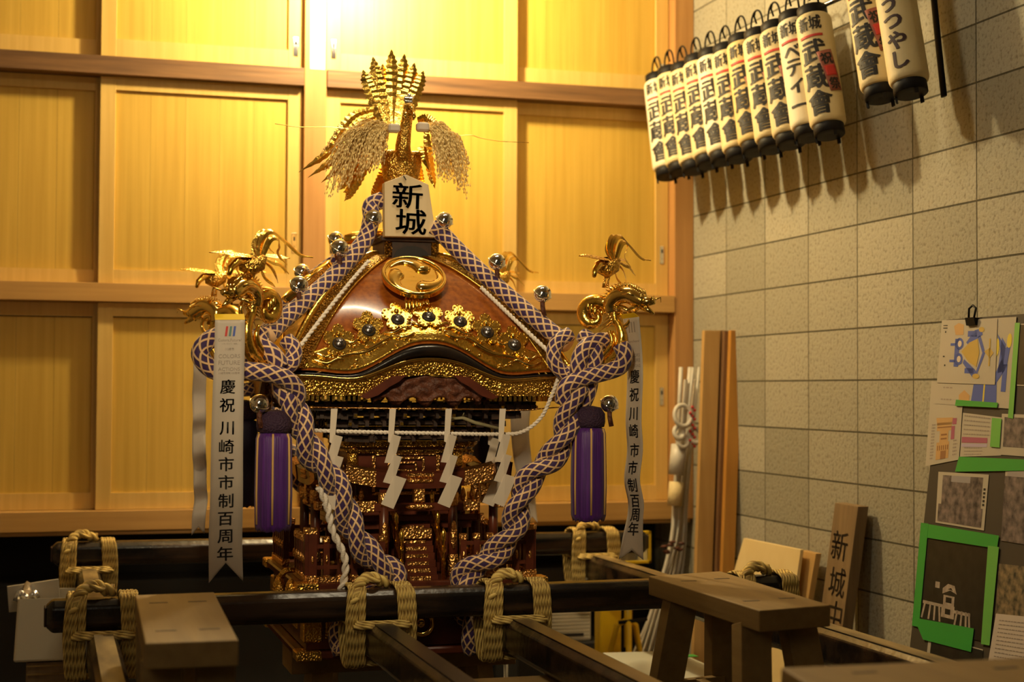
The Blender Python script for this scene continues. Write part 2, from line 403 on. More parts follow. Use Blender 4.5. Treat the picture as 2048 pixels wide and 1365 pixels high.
# ================================================================== the room
struct('floor', B().box((-2.4, -4.2, -.05), (5.2, 9.6, .1)), M['floor'])
struct('ceiling', B().box((-2.4, -4.2, 3.76), (5.2, 9.6, .1)), M['ceil'])
struct('wall_right', B().box((.06, -4.2, 1.85), (.12, 9.6, 3.72)), M['blocks'])
struct('wall_left', B().box((-4.95, -4.2, 1.85), (.1, 9.6, 3.72)), M['plaster'])
struct('wall_back', B().box((-2.4, .53, 1.85), (5.0, .1, 3.72)), M['dark'])
tn = [0]
def trim(b, m, **k):
    tn[0] += 1; return struct('trim_%d' % tn[0], b, m, **k)
PX = [(-3.79, -3.67), (-1.898, -1.795), (-.100, 0)]        # posts
for a, c in PX:
    trim(B().box(((a+c)/2, .06, (.838+3.70)/2), (c-a-.002, .16, 3.70-.838)), M['post'], bevel=.003)
for (a, c) in ((PX[0][1], PX[1][0]), (PX[1][1], PX[2][0])):   # rails between the posts
    trim(B().box(((a+c)/2, .055, 2.862), (c-a-.001, .17, .080)), M['beam'], bevel=.002)
    trim(B().box(((a+c)/2, .055, 1.8705), (c-a-.001, .16, .081)), M['railw'], bevel=.002)
    trim(B().box(((a+c)/2, .055, .881), (c-a-.001, .16, .086)), M['railw'], bevel=.002)
trim(B().box((-1.9, .15, .828), (3.78, .30, .018)), M['railw'])   # underside of the cabinet
trim(B().box((-1.9, .17, 2.3), (3.78, .02, 2.9)), M['dark'])     # back of the cupboards
dn = [0]
def sliding_door(x0, x1, z0, z1, y, tops, side, pull=None):
    dn[0] += 1; st = .066; tr, br = tops
    d = thing('door_%d' % dn[0], '', '', ((x0+x1)/2, y, z0)); del d['label']; del d['category']; d['kind'] = 'structure'
    f = B(); t = .03
    f.box((x0+st/2, y, (z0+z1)/2), (st, t, z1-z0), ch=.0015); f.box((x1-st/2, y, (z0+z1)/2), (st, t, z1-z0), ch=.0015)
    f.box(((x0+x1)/2, y, z1-tr/2), (x1-x0-2*st, t-.002, tr)); f.box(((x0+x1)/2, y, z0+br/2), (x1-x0-2*st, t-.002, br))
    f.build('door_frame', M['frame'], d)
    p = B(); n = 5; w = (x1-x0-2*st)/n
    for i in range(n):
        p.box((x0+st+w*(i+.5), y+.004, (z0+z1)/2), (w-.0008, .010, z1-z0-tr-br+.004))
    p.build('door_panel', M['door'], d)
    if pull:
        px = x1-st*.5 if pull > 0 else x0+st*.5; pz = {0: z0+.10, 1: z0+.20, 2: z0+.50}[side]
        q = B(); q.box((px, y-.0165, pz), (.022, .003, .088), ch=.001); h = q.build('door_pull', M['silver'], d)
        q = B(); q.box((px, y-.0185, pz+.018), (.008, .002, .018)); q.box((px, y-.0185, pz-.018), (.004, .002, .004)); q.build('keyhole', M['ink'], h)
rows = [(2.904, 3.66, 0, (.06, .083)), (1.913, 2.820, 1, (.058, .060)), (.926, 1.828, 2, (.060, .072))]
for z0, z1, s, tp in rows:
    sliding_door(-3.668, -2.74, z0, z1, .072, tp, s)
    sliding_door(-2.786, -1.900, z0, z1, .026, tp, s, 1)
    sliding_door(-1.793, -.885, z0, z1, .026, tp, s, -1)
    sliding_door(-.93, -.102, z0, z1, .072, tp, s, 1)
# paper strip on the post
t = thing('paper_notice', 'white paper strip pasted on the centre post, with faint red marks', 'notice', (-1.85, -.022, 2.88))
a = W(620, 138, Y=-.022); c = W(650, 138, Y=-.022)
b = B(); b.box(((a.x+c.x)/2, -.0218, (a.z+3.6)/2), (c.x-a.x, .0014, 3.6-a.z)); b.build('sheet', mat('notice_paper', (.85, .80, .72), .8), t)
b = B(); glyph_on(b, '火', W(634, 30, Y=-.0238), V(1, 0, 0), V(0, 0, 1), .042); glyph_on(b, '元', W(634, 52, Y=-.0238), V(1, 0, 0), V(0, 0, 1), .042)
b.build('lettering', mat('faded_red_print', (.75, .42, .32), .8), t)
# ================================================================== the portable shrine
AX, AY = -1.842, -1.81
def K(x, y, z): return Vector((AX+x, AY-y, z))          # shrine space: x right, y forward, z up
def KP(u, v, y): return W(u, v, Y=AY-y)
def rot4(fn, k):
    a = k*pi/2; c, s = cos(a), sin(a)
    return lambda x, y, z: K(x*c-y*s, x*s+y*c, z)
shrine = thing('portable_shrine', 'ornate gold and lacquer portable shrine with a bowed roof, standing on two long black poles', 'shrine', (AX, AY, .62))
prof = smoothpath([V(.098, 0, 1.895), V(.135, 0, 1.886), V(.209, 0, 1.838), V(.289, 0, 1.764), V(.363, 0, 1.672), V(.42, 0, 1.576), V(.456, 0, 1.512)], 6)
NP = len(prof)-1
def pr(t):
    q = min(max(t, 0), 1)*NP; i = min(int(q), NP-1); return prof[i].lerp(prof[i+1], q-i)
def arch(x):
    a = min(abs(x)/.245, 1); return .086*(.5+.5*cos(pi*a**1.15))-.010*exp(-((abs(x)-.27)/.07)**2)
def wt(t): a = min(max((t-.50)/.5, 0), 1); return a*a*(3-2*a)
def face(s, t, off=0):
    p = pr(t); x = s*p.x; y = p.x+.022*sin(pi*min(t*1.05, 1))*(1-s*s)
    z = p.z+arch(x)*wt(t)*min(1, (1-abs(s))*4)
    return (x, y+off*.6, z+off*.8)
def onface(x, z, off=0):
    lo, hi = 0, 1
    for _ in range(30):
        m = (lo+hi)/2; p = pr(m); s = x/p.x if p.x > abs(x) else (1 if x > 0 else -1)
        if face(s, m)[2] > z: lo = m
        else: hi = m
    p = pr(lo); s = max(-1, min(1, x/p.x)); return face(s, lo, off)
b = B()
for k in range(4):
    R4 = rot4(None, k); b.grid(lambda i, j: R4(*face(i*2-1, j)), 40, 30)
b.build('roof', M['lacq'], shrine)
for k in range(4):                                        # gilt ridge strips
    R4 = rot4(None, k); b = B()
    def strip(i, j, sgn):
        p = pr(j); x = p.x-(1-i)*min(.062, p.x*.45); q = face(x/p.x, j, .007); return q
    b.grid(lambda i, j: R4(*strip(i, j, 1)), 4, 30)
    b.grid(lambda i, j: (lambda q: R4(q[1], q[0], q[2]))(strip(1-i, j, 1)), 4, 30)
    o = b.build('ridge_strip', M['goldl'], shrine, solid=.006)
    b = B(); b.tube([R4(pr(t/20).x+.004, pr(t/20).x+.004, pr(t/20).z+.010) for t in range(21)], .012, 8)
    b.tube([R4(*strip(0, t/20, 1)) for t in range(21)], .0035, 6); b.tube([(lambda q: R4(q[1], q[0], q[2]))(strip(0, t/20, 1)) for t in range(21)], .0035, 6)
    b.build('ridge_bead', M['gold'], o)
# eave: black roll, gold lip, engraved fascia, rafters
xs = [-.452+.904*i/60 for i in range(61)]
for k in range(4):
    R4 = rot4(None, k); roll = B(); lip = B(); fas = B(); raf = B()
    roll.tube([R4(x, .452, 1.500+arch(x)*.90) for x in xs], [.0065+.0125*exp(-(x/.16)**2) for x in xs], 10)
    lip.tube([R4(x, .462, 1.497+arch(x)*.80-.003-.013*exp(-(x/.16)**2)) for x in xs], .0048, 8)
    def fa(i, j):
        x = -.448+.896*i; top = 1.496+arch(x)*.80-.015*exp(-(x/.16)**2)
        low = 1.436 if abs(x) > .205 else 1.436+.066*(cos(pi*x/.41))**.7
        return R4(x, .440-.010*j, top+(low-top)*j)
    fas.grid(fa, 90, 3, False)
    for i in range(54):
        x = -.43+.86*i/53
        if abs(x) > .20: q = R4(x, .425, 1.426); raf.box(q, (.008, .008, .016))
    raf.add([R4(a, c, 1.418) for a, c in ((-.43, .43), (.43, .43), (.2, .2), (-.2, .2))], [(0, 1, 2, 3)])
    roll.build('eave_roll', M['black'], shrine); lip.build('eave_lip', M['goldb'], shrine)
    fas.build('eave_fascia', M['golde'], shrine, solid=.012); raf.build('rafter_row', M['gold'], shrine)
# maroon boards and the carved panel under the bow of the eave
for k in range(4):
    R4 = rot4(None, k)
    for sg in (-1, 1):
        b = B(); out = [(.075, 1.500), (.125, 1.494), (.185, 1.455), (.222, 1.432), (.20, 1.424), (.165, 1.436), (.13, 1.462), (.10, 1.478)]
        b.add([R4(sg*x, .452, z) for x, z in out]+[R4(sg*x, .436, z) for x, z in out], [tuple(range(8)), tuple(range(15, 7, -1))]+[(i, (i+1) % 8, 8+(i+1) % 8, 8+i) for i in range(8)])
        b.build('gable_board', M['redlac'], shrine)
for k in range(4):
    R4 = rot4(None, k); b = B()
    def pan(i, j):
        x = -.175+.35*i; top = 1.497-.03*abs(i*2-1)**2; low = 1.412+.018*abs(sin(i*pi*4))
        return R4(x, .420+.008*sin(i*23)*sin(j*11), low+(top-low)*j)
    b.grid(pan, 40, 14); b.build('carved_panel', M['carve'], shrine, solid=.02, off=-1)
# gold overlay at the foot of each roof face
zb = [(-.41, 1.528), (-.33, 1.585), (-.24, 1.60), (-.14, 1.628), (0, 1.662), (.14, 1.628), (.24, 1.60), (.33, 1.585), (.41, 1.528)]
for k in range(4):
    R4 = rot4(None, k); b = B()
    def ov(i, j):
        s = i*2-1; x = s*.392; e = face(x/.456, 1)[2]+.004; top = interp(zb, x)+.006*sin(i*60)
        return R4(*onface(x, e+(max(top, e+.004)-e)*j, .005))
    b.grid(ov, 80, 10); o = b.build('gilt_apron', M['gold'], shrine, solid=.004)
    if k == 0: apron = o
rnd = random.Random(3)
def scroll(x0, z0, L, amp, ph, dirn, zs=0):
    pts = []
    for i in range(15):
        a = i/14; x = x0+dirn*L*a; z = z0+amp*sin(ph+a*7)*(1-.4*a)+zs*a
        pts.append(K(*onface(x, z, .012)))
    b.tube(pts, [.002+.0035*sin(pi*(i+.5)/15.2) for i in range(15)], 6)
for sg in (-1, 1):
    b = B()
    for q in ((.055, 1.640, .09, .006, 0, -.02), (.10, 1.610, .20, .008, 1, -.075), (.14, 1.585, .16, .006, 2, -.05), (.27, 1.530, .10, .010, .5, .0), (.30, 1.555, .07, .010, 2, -.01), (.02, 1.652, .05, .005, 3, 0), (.21, 1.60, .06, .008, 1, -.01), (.05, 1.618, .08, .005, 2, -.012)):
        scroll(sg*q[0], q[1], q[2], q[3], q[4], sg, q[5])
    for i in range(26):
        x = sg*rnd.uniform(.02, .36); z = rnd.uniform(1.52+arch(x)*.95, interp(zb, x)-.01)
        b.ball(K(*onface(x, z, .009)), .005, 7, sc=(1.6, 1, .8))
    b.build('relief_scrolls', M['goldb'], apron)
# seven stud plates on the front face
for (px, py) in ((678, 694), (737, 667), (795, 646), (857, 641), (920, 650), (974, 671), (1028, 696)):
    q = KP(px, py, .40); x = q.x-AX; z = q.z
    for _ in range(4):
        p = V(*onface(x, z, .010)); q = KP(px, py, p.y); x, z = q.x-AX, q.z
    p = V(*onface(x, z, .008)); p2 = V(*onface(x, z+.02, .008)); up = (K(*p2)-K(*p)).normalized(); ex = V(1, 0, 0); nn = ex.cross(up).normalized()
    out = []
    for i in range(72):
        a = 2*pi*i/72; r = .045+.007*cos(5*a-pi/2)+.0030*cos(10*a); out.append((r*cos(a)*.98, r*sin(a)*1.15+.012))
    Mx = Matrix(((ex.x, up.x, nn.x, 0), (ex.y, up.y, nn.y, 0), (ex.z, up.z, nn.z, 0), (0, 0, 0, 1))); Mx.translation = K(*p)
    b = B(); b.prism(out, .006, Mx)
    for i in range(24):
        a = 2*pi*i/24; r = .041+.007*cos(5*a-pi/2); b.ball(Mx @ V(r*cos(a)*.98, r*sin(a)*1.15+.012, .006), .0042, 6)
    b.ball(Mx @ V(0, .034, .006), .009, 8); b.ball(Mx @ V(-.014, .030, .006), .005, 6); b.ball(Mx @ V(.014, .030, .006), .005, 6)
    o = b.build('stud_plate', M['gold'], shrine)
    b = B(); b.lathe([(.021, .004), (.022, .008), (.019, .012)], 20, Mx); s = b.build('stud_ring', M['ink'], o)
    b = B(); b.lathe([(.018, .010), (.017, .014), (.012, .019), (.0001, .022)], 20, Mx)
    for i in range(3):
        a = 2*pi*i/3+.5; b.ball(Mx @ V(.008*cos(a), .008*sin(a), .019), .0045, 7)
    b.build('stud', M['steel'], o)
# three-comma crest on the front (and plain ones on the sides)
def crest(k):
    R4 = rot4(None, k); c = V(-.024 if k == 0 else 0, .315, 1.813); ti = math.radians(50)
    ex, up, nn = V(1, 0, 0), V(0, -sin(ti), cos(ti)), V(0, cos(ti), sin(ti))
    def D(x, y, z): q = c+ex*x+up*y+nn*z; return R4(q.x, q.y, q.z)
    R = .104; b = B(); n = 56
    for (r0, z0, r1, z1) in ((R*.93, -.012, R, -.006), (R, -.006, R, .006), (R, .006, R*.94, .010), (R*.94, .010, R*.86, .004), (R*.86, .004, .001, .004)):
        b.add([D(r0*cos(2*pi*i/n), r0*sin(2*pi*i/n), z0) for i in range(n)]+[D(r1*cos(2*pi*i/n), r1*sin(2*pi*i/n), z1) for i in range(n)], [(i, (i+1) % n, n+(i+1) % n, n+i) for i in range(n)], None, True)
    b.add([D(R*.93*cos(2*pi*i/n), R*.93*sin(2*pi*i/n), -.012) for i in range(n)], [tuple(range(n-1, -1, -1))])
    b.tube([D(R*.95*cos(2*pi*i/n), R*.95*sin(2*pi*i/n), .009) for i in range(n)], .0065, 8, closed=True)
    o = b.build('crest_disc', M['goldb'], shrine)
    for j in range(3):
        a0 = 2*pi*j/3+.55; pts = []; rs = []
        for i in range(22):
            f = i/21; a = a0+2.0*f; r = R*(.44+.38*min(1, f*1.5)); pts.append(D(r*cos(a), r*sin(a), .006)); rs.append(R*(.275*(1-f)**.75+.012)*(sqrt(max(.05, min(1, (f+.02)*7)))))
        q = B(); q.tube(pts, rs, 16, up=D(0, 0, 1)-D(0, 0, 0), flat=.5)
        q.build('comma', M['goldb'], o)
    b = B()
    for i in range(7):
        x = -.03+.01*i; b.tube([R4(c.x+x*.5, .33, 1.78), R4(c.x+x*1.1, .36, 1.735), R4(c.x+x*1.3, .375, 1.69)], [.007, .008, .004], 7)
    b.tube([R4(c.x, .28, 1.80), R4(c.x, .20, 1.77)], .02, 10)
    b.build('crest_bracket', M['gold'], shrine)
crest(0); crest(1); crest(3)
# roof neck with its dark arch, carrying the finial
b = B(); b.box(K(.018, 0, 1.918), (.190, .190, .094), ch=.004); b.box(K(.018, 0, 1.958), (.215, .215, .018), ch=.003); b.box(K(.018, 0, 1.880), (.215, .215, .016), ch=.003)
nk = b.build('roof_neck', M['darkw'], shrine)
b = B(); out = [(.062*cos(pi*i/16), .050*sin(pi*i/16)**.8) for i in range(17)]; b.prism(out, .004, Matrix.Translation(K(.018, .0955, 1.885)) @ Matrix.Rotation(pi/2, 4, 'X')); b.build('arched_recess', M['ink'], nk)
for sg in (-1, 1):
    b = B(); b.box(K(.018+sg*.080, .097, 1.925), (.026, .006, .055), ch=.002)
    b.box(K(.018+sg*.085, .108, 1.880), (.022, .004, .014))
    b.build('corner_fitting', M['goldl'], nk)
b = B(); b.tube([K(-.05, -.02, 1.985), K(-.155, -.03, 1.968), K(-.185, -.03, 1.962)], [.020, .022, .016], 12); b.build('finial_arm', M['gold'], nk)
b = B(); b.lathe([(.07, 1.965), (.075, 1.985), (.05, 2.0), (.035, 2.03), (.05, 2.06), (.06, 2.08), (.04, 2.10), (.03, 2.13), (.05, 2.15)], 20, Matrix.Translation(V(AX, AY, 0))); b.build('finial_stand', M['gold'], shrine)
# bracket clusters under the eaves
b = B(); g = B()
for i, (h, z) in enumerate(((.375, 1.402), (.335, 1.375), (.295, 1.348), (.255, 1.322), (.225, 1.298))):
    b.box(K(0, 0, z), (h*2-.03, h*2-.03, .012))
    n = 15-i*2
    for k in range(4):
        R4 = rot4(None, k)
        for j in range(n):
            x = -h+.015+(2*h-.03)*j/(n-1)
            b.bar(R4(x, h-.10, z-.008), R4(x, h, z-.004), .012, .018); b.box(R4(x, h-.015, z+.009), (.020, .020, .012), taper=1.2)
            if (i+j) % 3 == 0: g.box(R4(x, h+.002, z-.004), (.010, .006, .010) if k % 2 == 0 else (.006, .010, .010))
    g.box(K(0, 0, z-.012), (h*2-.05, h*2-.05, .003)) if i in (2, 4) else 0
b.build('bracket_tiers', M['darkw'], shrine); g.build('bracket_end_caps', M['gold'], shrine)
# hall body, lintels, pillars, doors
b = B(); b.box(K(-.018, 0, 1.07), (.34, .36, .43)); b.build('hall_wall', M['redlac'], shrine)
for z, h, w in ((1.276, .018, .215), (1.252, .010, .205), (1.158, .010, .195)):
    b = B()
    for k in range(4):
        R4 = rot4(None, k); b.bar(R4(-w-.012, .195, z), R4(w-.022, .195, z), .02, h, ch=.002)
    b.build('hall_lintel', M['goldl'], shrine)
for sx in (-1, 1):
    for sy in (-1, 1):
        b = B(); b.lathe([(.015, .86), (.015, 1.28)], 14, Matrix.Translation(K(-.018+sx*.175, sy*.185, 0)))
        o = b.build('hall_pillar', M['redlac'], shrine)
        b = B(); b.lathe([(.0165, 1.20), (.018, 1.21), (.018, 1.255), (.0165, 1.262)], 14, Matrix.Translation(K(-.018+sx*.175, sy*.185, 0))); b.lathe([(.017, 1.06), (.018, 1.07), (.018, 1.10), (.017, 1.11)], 14, Matrix.Translation(K(-.018+sx*.175, sy*.185, 0))); b.build('pillar_sleeve', M['golde'], o)
b = B()
def frame(b, x0, x1, z0, z1, y, w, d=.008):
    b.box(K((x0+x1)/2, y, z0), (x1-x0+w, d, w)); b.box(K((x0+x1)/2, y, z1), (x1-x0+w, d, w)); b.box(K(x0, y, (z0+z1)/2), (w, d, z1-z0)); b.box(K(x1, y, (z0+z1)/2), (w, d, z1-z0))
frame(b, -.125, .090, 1.115, 1.245, .188, .010); frame(b, -.075, .040, 1.150, 1.230, .190, .007); frame(b, -.050, .015, 1.165, 1.215, .191, .005)
b.box(K(-.018, .191, 1.19), (.05, .008, .006)); b.box(K(-.018, .191, 1.175), (.006, .008, .03))
b.build('door_fittings', M['copper'], shrine)
# veranda
b = B(); b.box(K(-.018, 0, 1.036), (.47, .47, .022), ch=.004); b.box(K(-.018, 0, 1.012), (.43, .43, .020)); ver = b.build('veranda', M['redlac'], shrine)
for k in range(4):
    R4 = rot4(None, k); b = B()
    for x in (-.245, -.12, .12, .215): b.box(R4(x, .222, 1.036), (.05, .014, .024) if k % 2 == 0 else (.014, .05, .024), ch=.002)
    for x in (-.235, -.17, .17, .20):
        b.lathe([(.007, 1.045), (.007, 1.10), (.010, 1.105), (.006, 1.125), (.0005, 1.135)], 8, Matrix.Translation(R4(x, .215, 0)))
    b.bar(R4(-.25, .215, 1.088), R4(-.12, .215, 1.088), .010, .010); b.bar(R4(.12, .215, 1.088), R4(.22, .215, 1.088), .010, .010)
    b.build('veranda_rail', M['copper'], ver)
# torii gates on the four sides
def torii(k):
    R4 = rot4(None, k); Y = .302
    b = B()
    for sg in (-1, 1): b.lathe([(.017, 0), (.015, .29)], 14, Matrix.Translation(R4(sg*.113, Y, .845)))
    b.bar(R4(-.19, Y, 1.078), R4(.19, Y, 1.078), .02, .026, ch=.002)
    o = b.build('torii_frame', M['redlac'], shrine)
    b = B()
    def ks(i, j):
        x = -.238+.476*i; lift = .028*(abs(x)/.238)**2.4; z = 1.137+lift; w = .018+.004*(abs(x)/.238)
        q = [(-w, 0), (w, 0), (w*1.1, .024), (w*1.25, .048), (0, .056), (-w*1.25, .048), (-w*1.1, .024), (-w, 0)][int(round(j*7))]
        return R4(x, Y+q[0], z+q[1])
    b.grid(ks, 36, 7, False); b.build('torii_lintel', M['redlac'], o)
    b = B()
    for sg in (-1, 1):
        def ke(i, j):
            x = sg*(.145+.096*i); lift = .028*(abs(x)/.238)**2.4; z = 1.136+lift; w = .0205+.004*(abs(x)/.238)
            q = [(-w, 0), (w, 0), (w*1.1, .024), (w*1.25, .050), (0, .058), (-w*1.25, .050), (-w*1.1, .024), (-w, 0)][int(round(j*7))]
            return R4(x, Y+q[0], z+q[1])
        b.grid(ke, 8, 7, False); b.bar(R4(sg*.195, Y, 1.078), R4(sg*.145, Y, 1.078), .023, .030, ch=.002)
        T = Matrix.Translation(R4(sg*.113, Y, .845))
        b.lathe([(.019, 0), (.021, .004), (.020, .06), (.0175, .075), (.0165, .08)], 14, T); b.lathe([(.0165, .235), (.019, .24), (.019, .275), (.0165, .28)], 14, T)
        if k % 2 == 0: b.ball(R4(sg*.113, Y+.014, .985), .011, 10, sc=(1, .5, 4.6))
    for z, w in ((1.163, .044), (1.180, .046)): b.bar(R4(-w, Y+.021, z), R4(w, Y+.021, z), .012, .014, ch=.004)
    b.bar(R4(0, Y, 1.092), R4(0, Y, 1.14), .036, .03, ch=.003)
    b.ball(R4(0, Y+.014, 1.079), .010, 12, sc=(4.8, .8, 1) if k % 2 == 0 else (.8, 4.8, 1))
    b.build('torii_fittings', M['copper'], o)
for k in range(4): torii(k)
# stairs
b = B(); g = B()
for i in range(8):
    y = .245+.016*i; z = 1.018-.0215*i
    b.box(K(-.008, y, z-.08), (.115, .018, .16)); g.box(K(-.008, y+.0095, z-.010), (.074-.004*(i % 2), .004, .013), ch=.003)
st = b.build('steps', M['redlac'], shrine); g.build('step_plates', M['copper'], st)
for x in (-.074, .062):
    b = B()
    for y, z in ((.385, .85), (.305, .90), (.225, .96)): b.lathe([(.0065, 0), (.0065, .125), (.0095, .128), (.0075, .14), (.009, .15), (.0005, .168)], 10, Matrix.Translation(K(x, y, z)))
    b.bar(K(x, .40, .945), K(x, .21, 1.075), .010, .012); b.bar(K(x, .40, .905), K(x, .21, 1.035), .008, .010)
    b.build('stair_rail', M['gold'], shrine)
b = B(); b.box(K(-.008, .300, .992), (.105, .006, .034), ch=.003); b.build('step_panel', M['copper'], st)
# fence round the precinct
HF = .362
for k in range(4):
  for half in (0, 1):
    R4 = rot4(None, k); n = 17; b = B(); c = B()
    for i in (range(8) if half == 0 else range(9, 17-(k % 2 > 9))):
        x = -.352+.704*i/(n-1)
        if abs(x) < .125: continue
        big = i in (0, n-1); w = .026 if big else .019; h = .17 if big else .142
        b.box(R4(x, HF, .853+h/2), (w, w, h)); c.box(R4(x, HF, .853+h-.010), (w+.004, w+.004, .022), ch=.003); c.ball(R4(x, HF+.010, .925), .006, 8, sc=(1, 1, 2.6))
        c.box(R4(x, HF, .868), (w+.003, w+.003, .016))
    for sg in ((-1,) if half == 0 else (1,)):
        for z in (.90, .965): b.bar(R4(sg*.125, HF, z), R4(sg*.352, HF, z), .010, .012)
        c.bar(R4(sg*.12, HF+.004, .862), R4(sg*.37, HF+.004, .862), .022, .018, ch=.002)
    fe = b.build('precinct_fence', M['redlac'], shrine); c.build('fence_caps', M['copper'], fe)
# base
LXS = [W(755, 1240, Y=-2.33).x-AX, W(1025, 1240, Y=-2.33).x-AX]
b = B(); b.box(K(0, 0, .840), (.80, .80, .026), ch=.005); b.box(K(0, 0, .795), (.74, .74, .064), ch=.004)
e = [-.37, LXS[0]-.052, LXS[0]+.052, LXS[1]-.052, LXS[1]+.052, .37]
for a, c in ((e[0], e[1]), (e[2], e[3]), (e[4], e[5])): b.box(K((a+c)/2, 0, .705), (c-a, .74, .118), ch=.002)
b.box(K(0, 0, .632), (.80, .80, .024), ch=.005); base = b.build('base', M['redlac'], shrine)
for sx in (-1, 1):
    for sy in (-1, 1):
        b = B(); b.box(K(sx*.350, sy*.345, .733), (.060, .065, .125), ch=.004); b.box(K(sx*.37, sy*.37, .840), (.07, .07, .031), ch=.004); b.box(K(sx*.365, sy*.365, .632), (.08, .08, .030), ch=.004)
        b.build('corner_fitting', M['golde'], base)
    b = B(); b.box(K(sx*.27, .352, .735), (.08, .045, .115), ch=.004); b.build('base_plate', M['golde'], base)
    b = B(); b.box(K(sx*.352, .1, .735), (.045, .2, .1), ch=.004); b.build('base_plate', M['golde'], base)
b = B(); q = KP(842, 1247, .385); b.tube([q+V(.036*cos(a), -.006, .036*sin(a)) for a in [2*pi*i/24 for i in range(24)]], .008, 10, closed=True); b.ball(q, .016, 10, sc=(1, .6, 1)); b.build('ring_boss', M['goldb'], base)
q = K(-.43, .20, .80); b = B()
b.ball(q, .04, 14, sc=(.55, 1.0, 1.5)); b.ball(q+V(.02, -.12, .01), .038, 12, sc=(.55, 1.0, 1.4)); b.tube([q+V(0, 0, .05), q+V(.02, 0, .075), q+V(.05, 0, .075)], [.012, .010, .008], 8)
b.build('base_boss', M['golde'], base)
# dragon scroll hooks on the four roof corners, drawn in the vertical plane along each diagonal
D1 = V(1, -1, 0).normalized(); N1 = V(1, 1, 0).normalized(); C1 = K(.455, .455, 1.51)
def dg(u, v): p = Wp(u, v, C1, N1); return ((p-C1).dot(D1), p.z)
arm = [dg(*q) for q in ((1135, 745), (1165, 748), (1200, 738), (1232, 712), (1244, 680), (1240, 655), (1226, 632))]
arm2 = [dg(*q) for q in ((1150, 742), (1185, 725), (1215, 700), (1228, 676), (1222, 655))]
spr = [dg(1190+r*cos(a), 632-r*sin(a)) for r, a in [(32-2.0*i, .9+.42*i) for i in range(16)]]
spr = [dg(*q) for q in ((1232, 650), (1228, 625), (1218, 606))]+spr
neck = [dg(*q) for q in ((1222, 628), (1222, 607), (1236, 592), (1256, 589), (1274, 598), (1288, 605))]
loop = [dg(1242+19*cos(a), 634+20*sin(a)) for a in [2.2-.35*i for i in range(15)]]
DB = K(.455, .455, 0)
for k in range(4):
    R4 = rot4(None, k)
    def Q(e, z, s=0): return R4(.455+e*.7071+s*.7071, .455+e*.7071-s*.7071, z)
    b = B()
    b.tube(smoothpath([Q(*p) for p in arm], 5), [.030-.018*i/30 for i in range(31)], 10)
    for s in (-.014, .014): b.tube(smoothpath([Q(p[0], p[1]-.012, s) for p in arm2], 5), [.016-.010*i/20 for i in range(21)], 8)
    hk = b.build('scroll_hook', M['gold'], shrine)
    b = B(); sp = smoothpath([Q(*p) for p in spr], 3); b.tube(sp, [.013+.012*sin(pi*min(1, i/len(sp)*1.3)) for i in range(len(sp))], 10)
    for i in range(6): b.ball(Q(spr[3][0]+.006*i-.05, spr[3][1]-.004*i-.01, .018*(1 if i % 2 else -1)), .008, 7, sc=(1, 1, 2))
    b.build('spiral', M['gold'], hk)
    b = B(); nk2 = smoothpath([Q(*p) for p in neck], 5); n = len(nk2)
    b.tube(nk2, [.016+.014*sin(pi*(.15+.7*i/n)) for i in range(n)], 10)
    b.tube(smoothpath([Q(*p) for p in loop], 2), .007, 8)
    for i in range(2, n-1):                                # mane of pointed scales
        d = (nk2[min(i+1, n-1)]-nk2[i-1]).normalized(); u = d.cross(V(*(Q(0, 0, 1)-Q(0, 0, 0)))).normalized(); u = u if u.z > 0 else -u
        for s in (-.012, 0, .012):
            p = nk2[i]+(Q(0, 0, s)-Q(0, 0, 0)); b.tube([p+u*.012, p+u*.036-d*.014], [.007, .001], 5)
    def PX2(u, v, s=0): e = dg(u, v); return Q(e[0], e[1], s)
    b.tube([PX2(1280, 602), PX2(1294, 604), PX2(1310, 603)], [.020, .017, .009], 9); b.tube([PX2(1282, 612), PX2(1296, 620), PX2(1308, 628)], [.012, .010, .004], 8)
    for s in (-.014, .014):
        b.ball(PX2(1286, 594, s), .008, 8); b.tube([PX2(1282, 598, s), PX2(1266, 588, s*2), PX2(1252, 590, s*2.6)], [.006, .005, .001], 6); b.tube([PX2(1304, 600, s), PX2(1314, 594, s*2), PX2(1313, 604, s*2.5)], [.003, .003, .001], 5)
        b.tube([PX2(1278, 612, s), PX2(1262, 622, s*2.4), PX2(1250, 616, s*3)], [.006, .005, .001], 6)
    for i in range(7): b.tube([PX2(1228+3*i, 622+i, 0), PX2(1216-2*i, 634+5*i, .02*(1 if i % 2 else -1))], [.006, .001], 5)
    b.build('dragon_head', M['goldb'], hk)
# name plaque on the roof neck
sign = thing('name_plaque', 'pale five-sided wooden plaque with two black characters, propped on the shrine roof', 'sign', tuple(KP(820, 473, .13)))
ps = [KP(u, v, .145) for u, v in ((770, 473), (873, 475), (857, 369), (812, 349), (769, 365))]
b = B(); n = 5; b.add(ps+[p+V(0, .040, 0) for p in ps], [(0, 1, 2, 3, 4), (9, 8, 7, 6, 5)]+[(i, n+i, n+(i+1) % n, (i+1) % n) for i in range(n)]); b.build('board', M['hinoki'], sign, bevel=.0025)
mi = mat('silver_black_lettering', (.16, .16, .19), .28, .8, (.03, .03, .035), 90, 1)
b = B()
for ch, u, v in (('新', 815, 392), ('城', 822, 444)):
    c = KP(u, v, .1462); glyph_on(b, ch, c, V(1, 0, -.03).normalized(), V(.03, 0, 1).normalized(), .090, .012, ext=.03, sx=1.22)
b.build('lettering', mi, sign)
b = B(); b.bar(KP(807, 352, .148), KP(812, 360, .148), .004, .003); b.build('hanging_slot', M['ink'], sign)
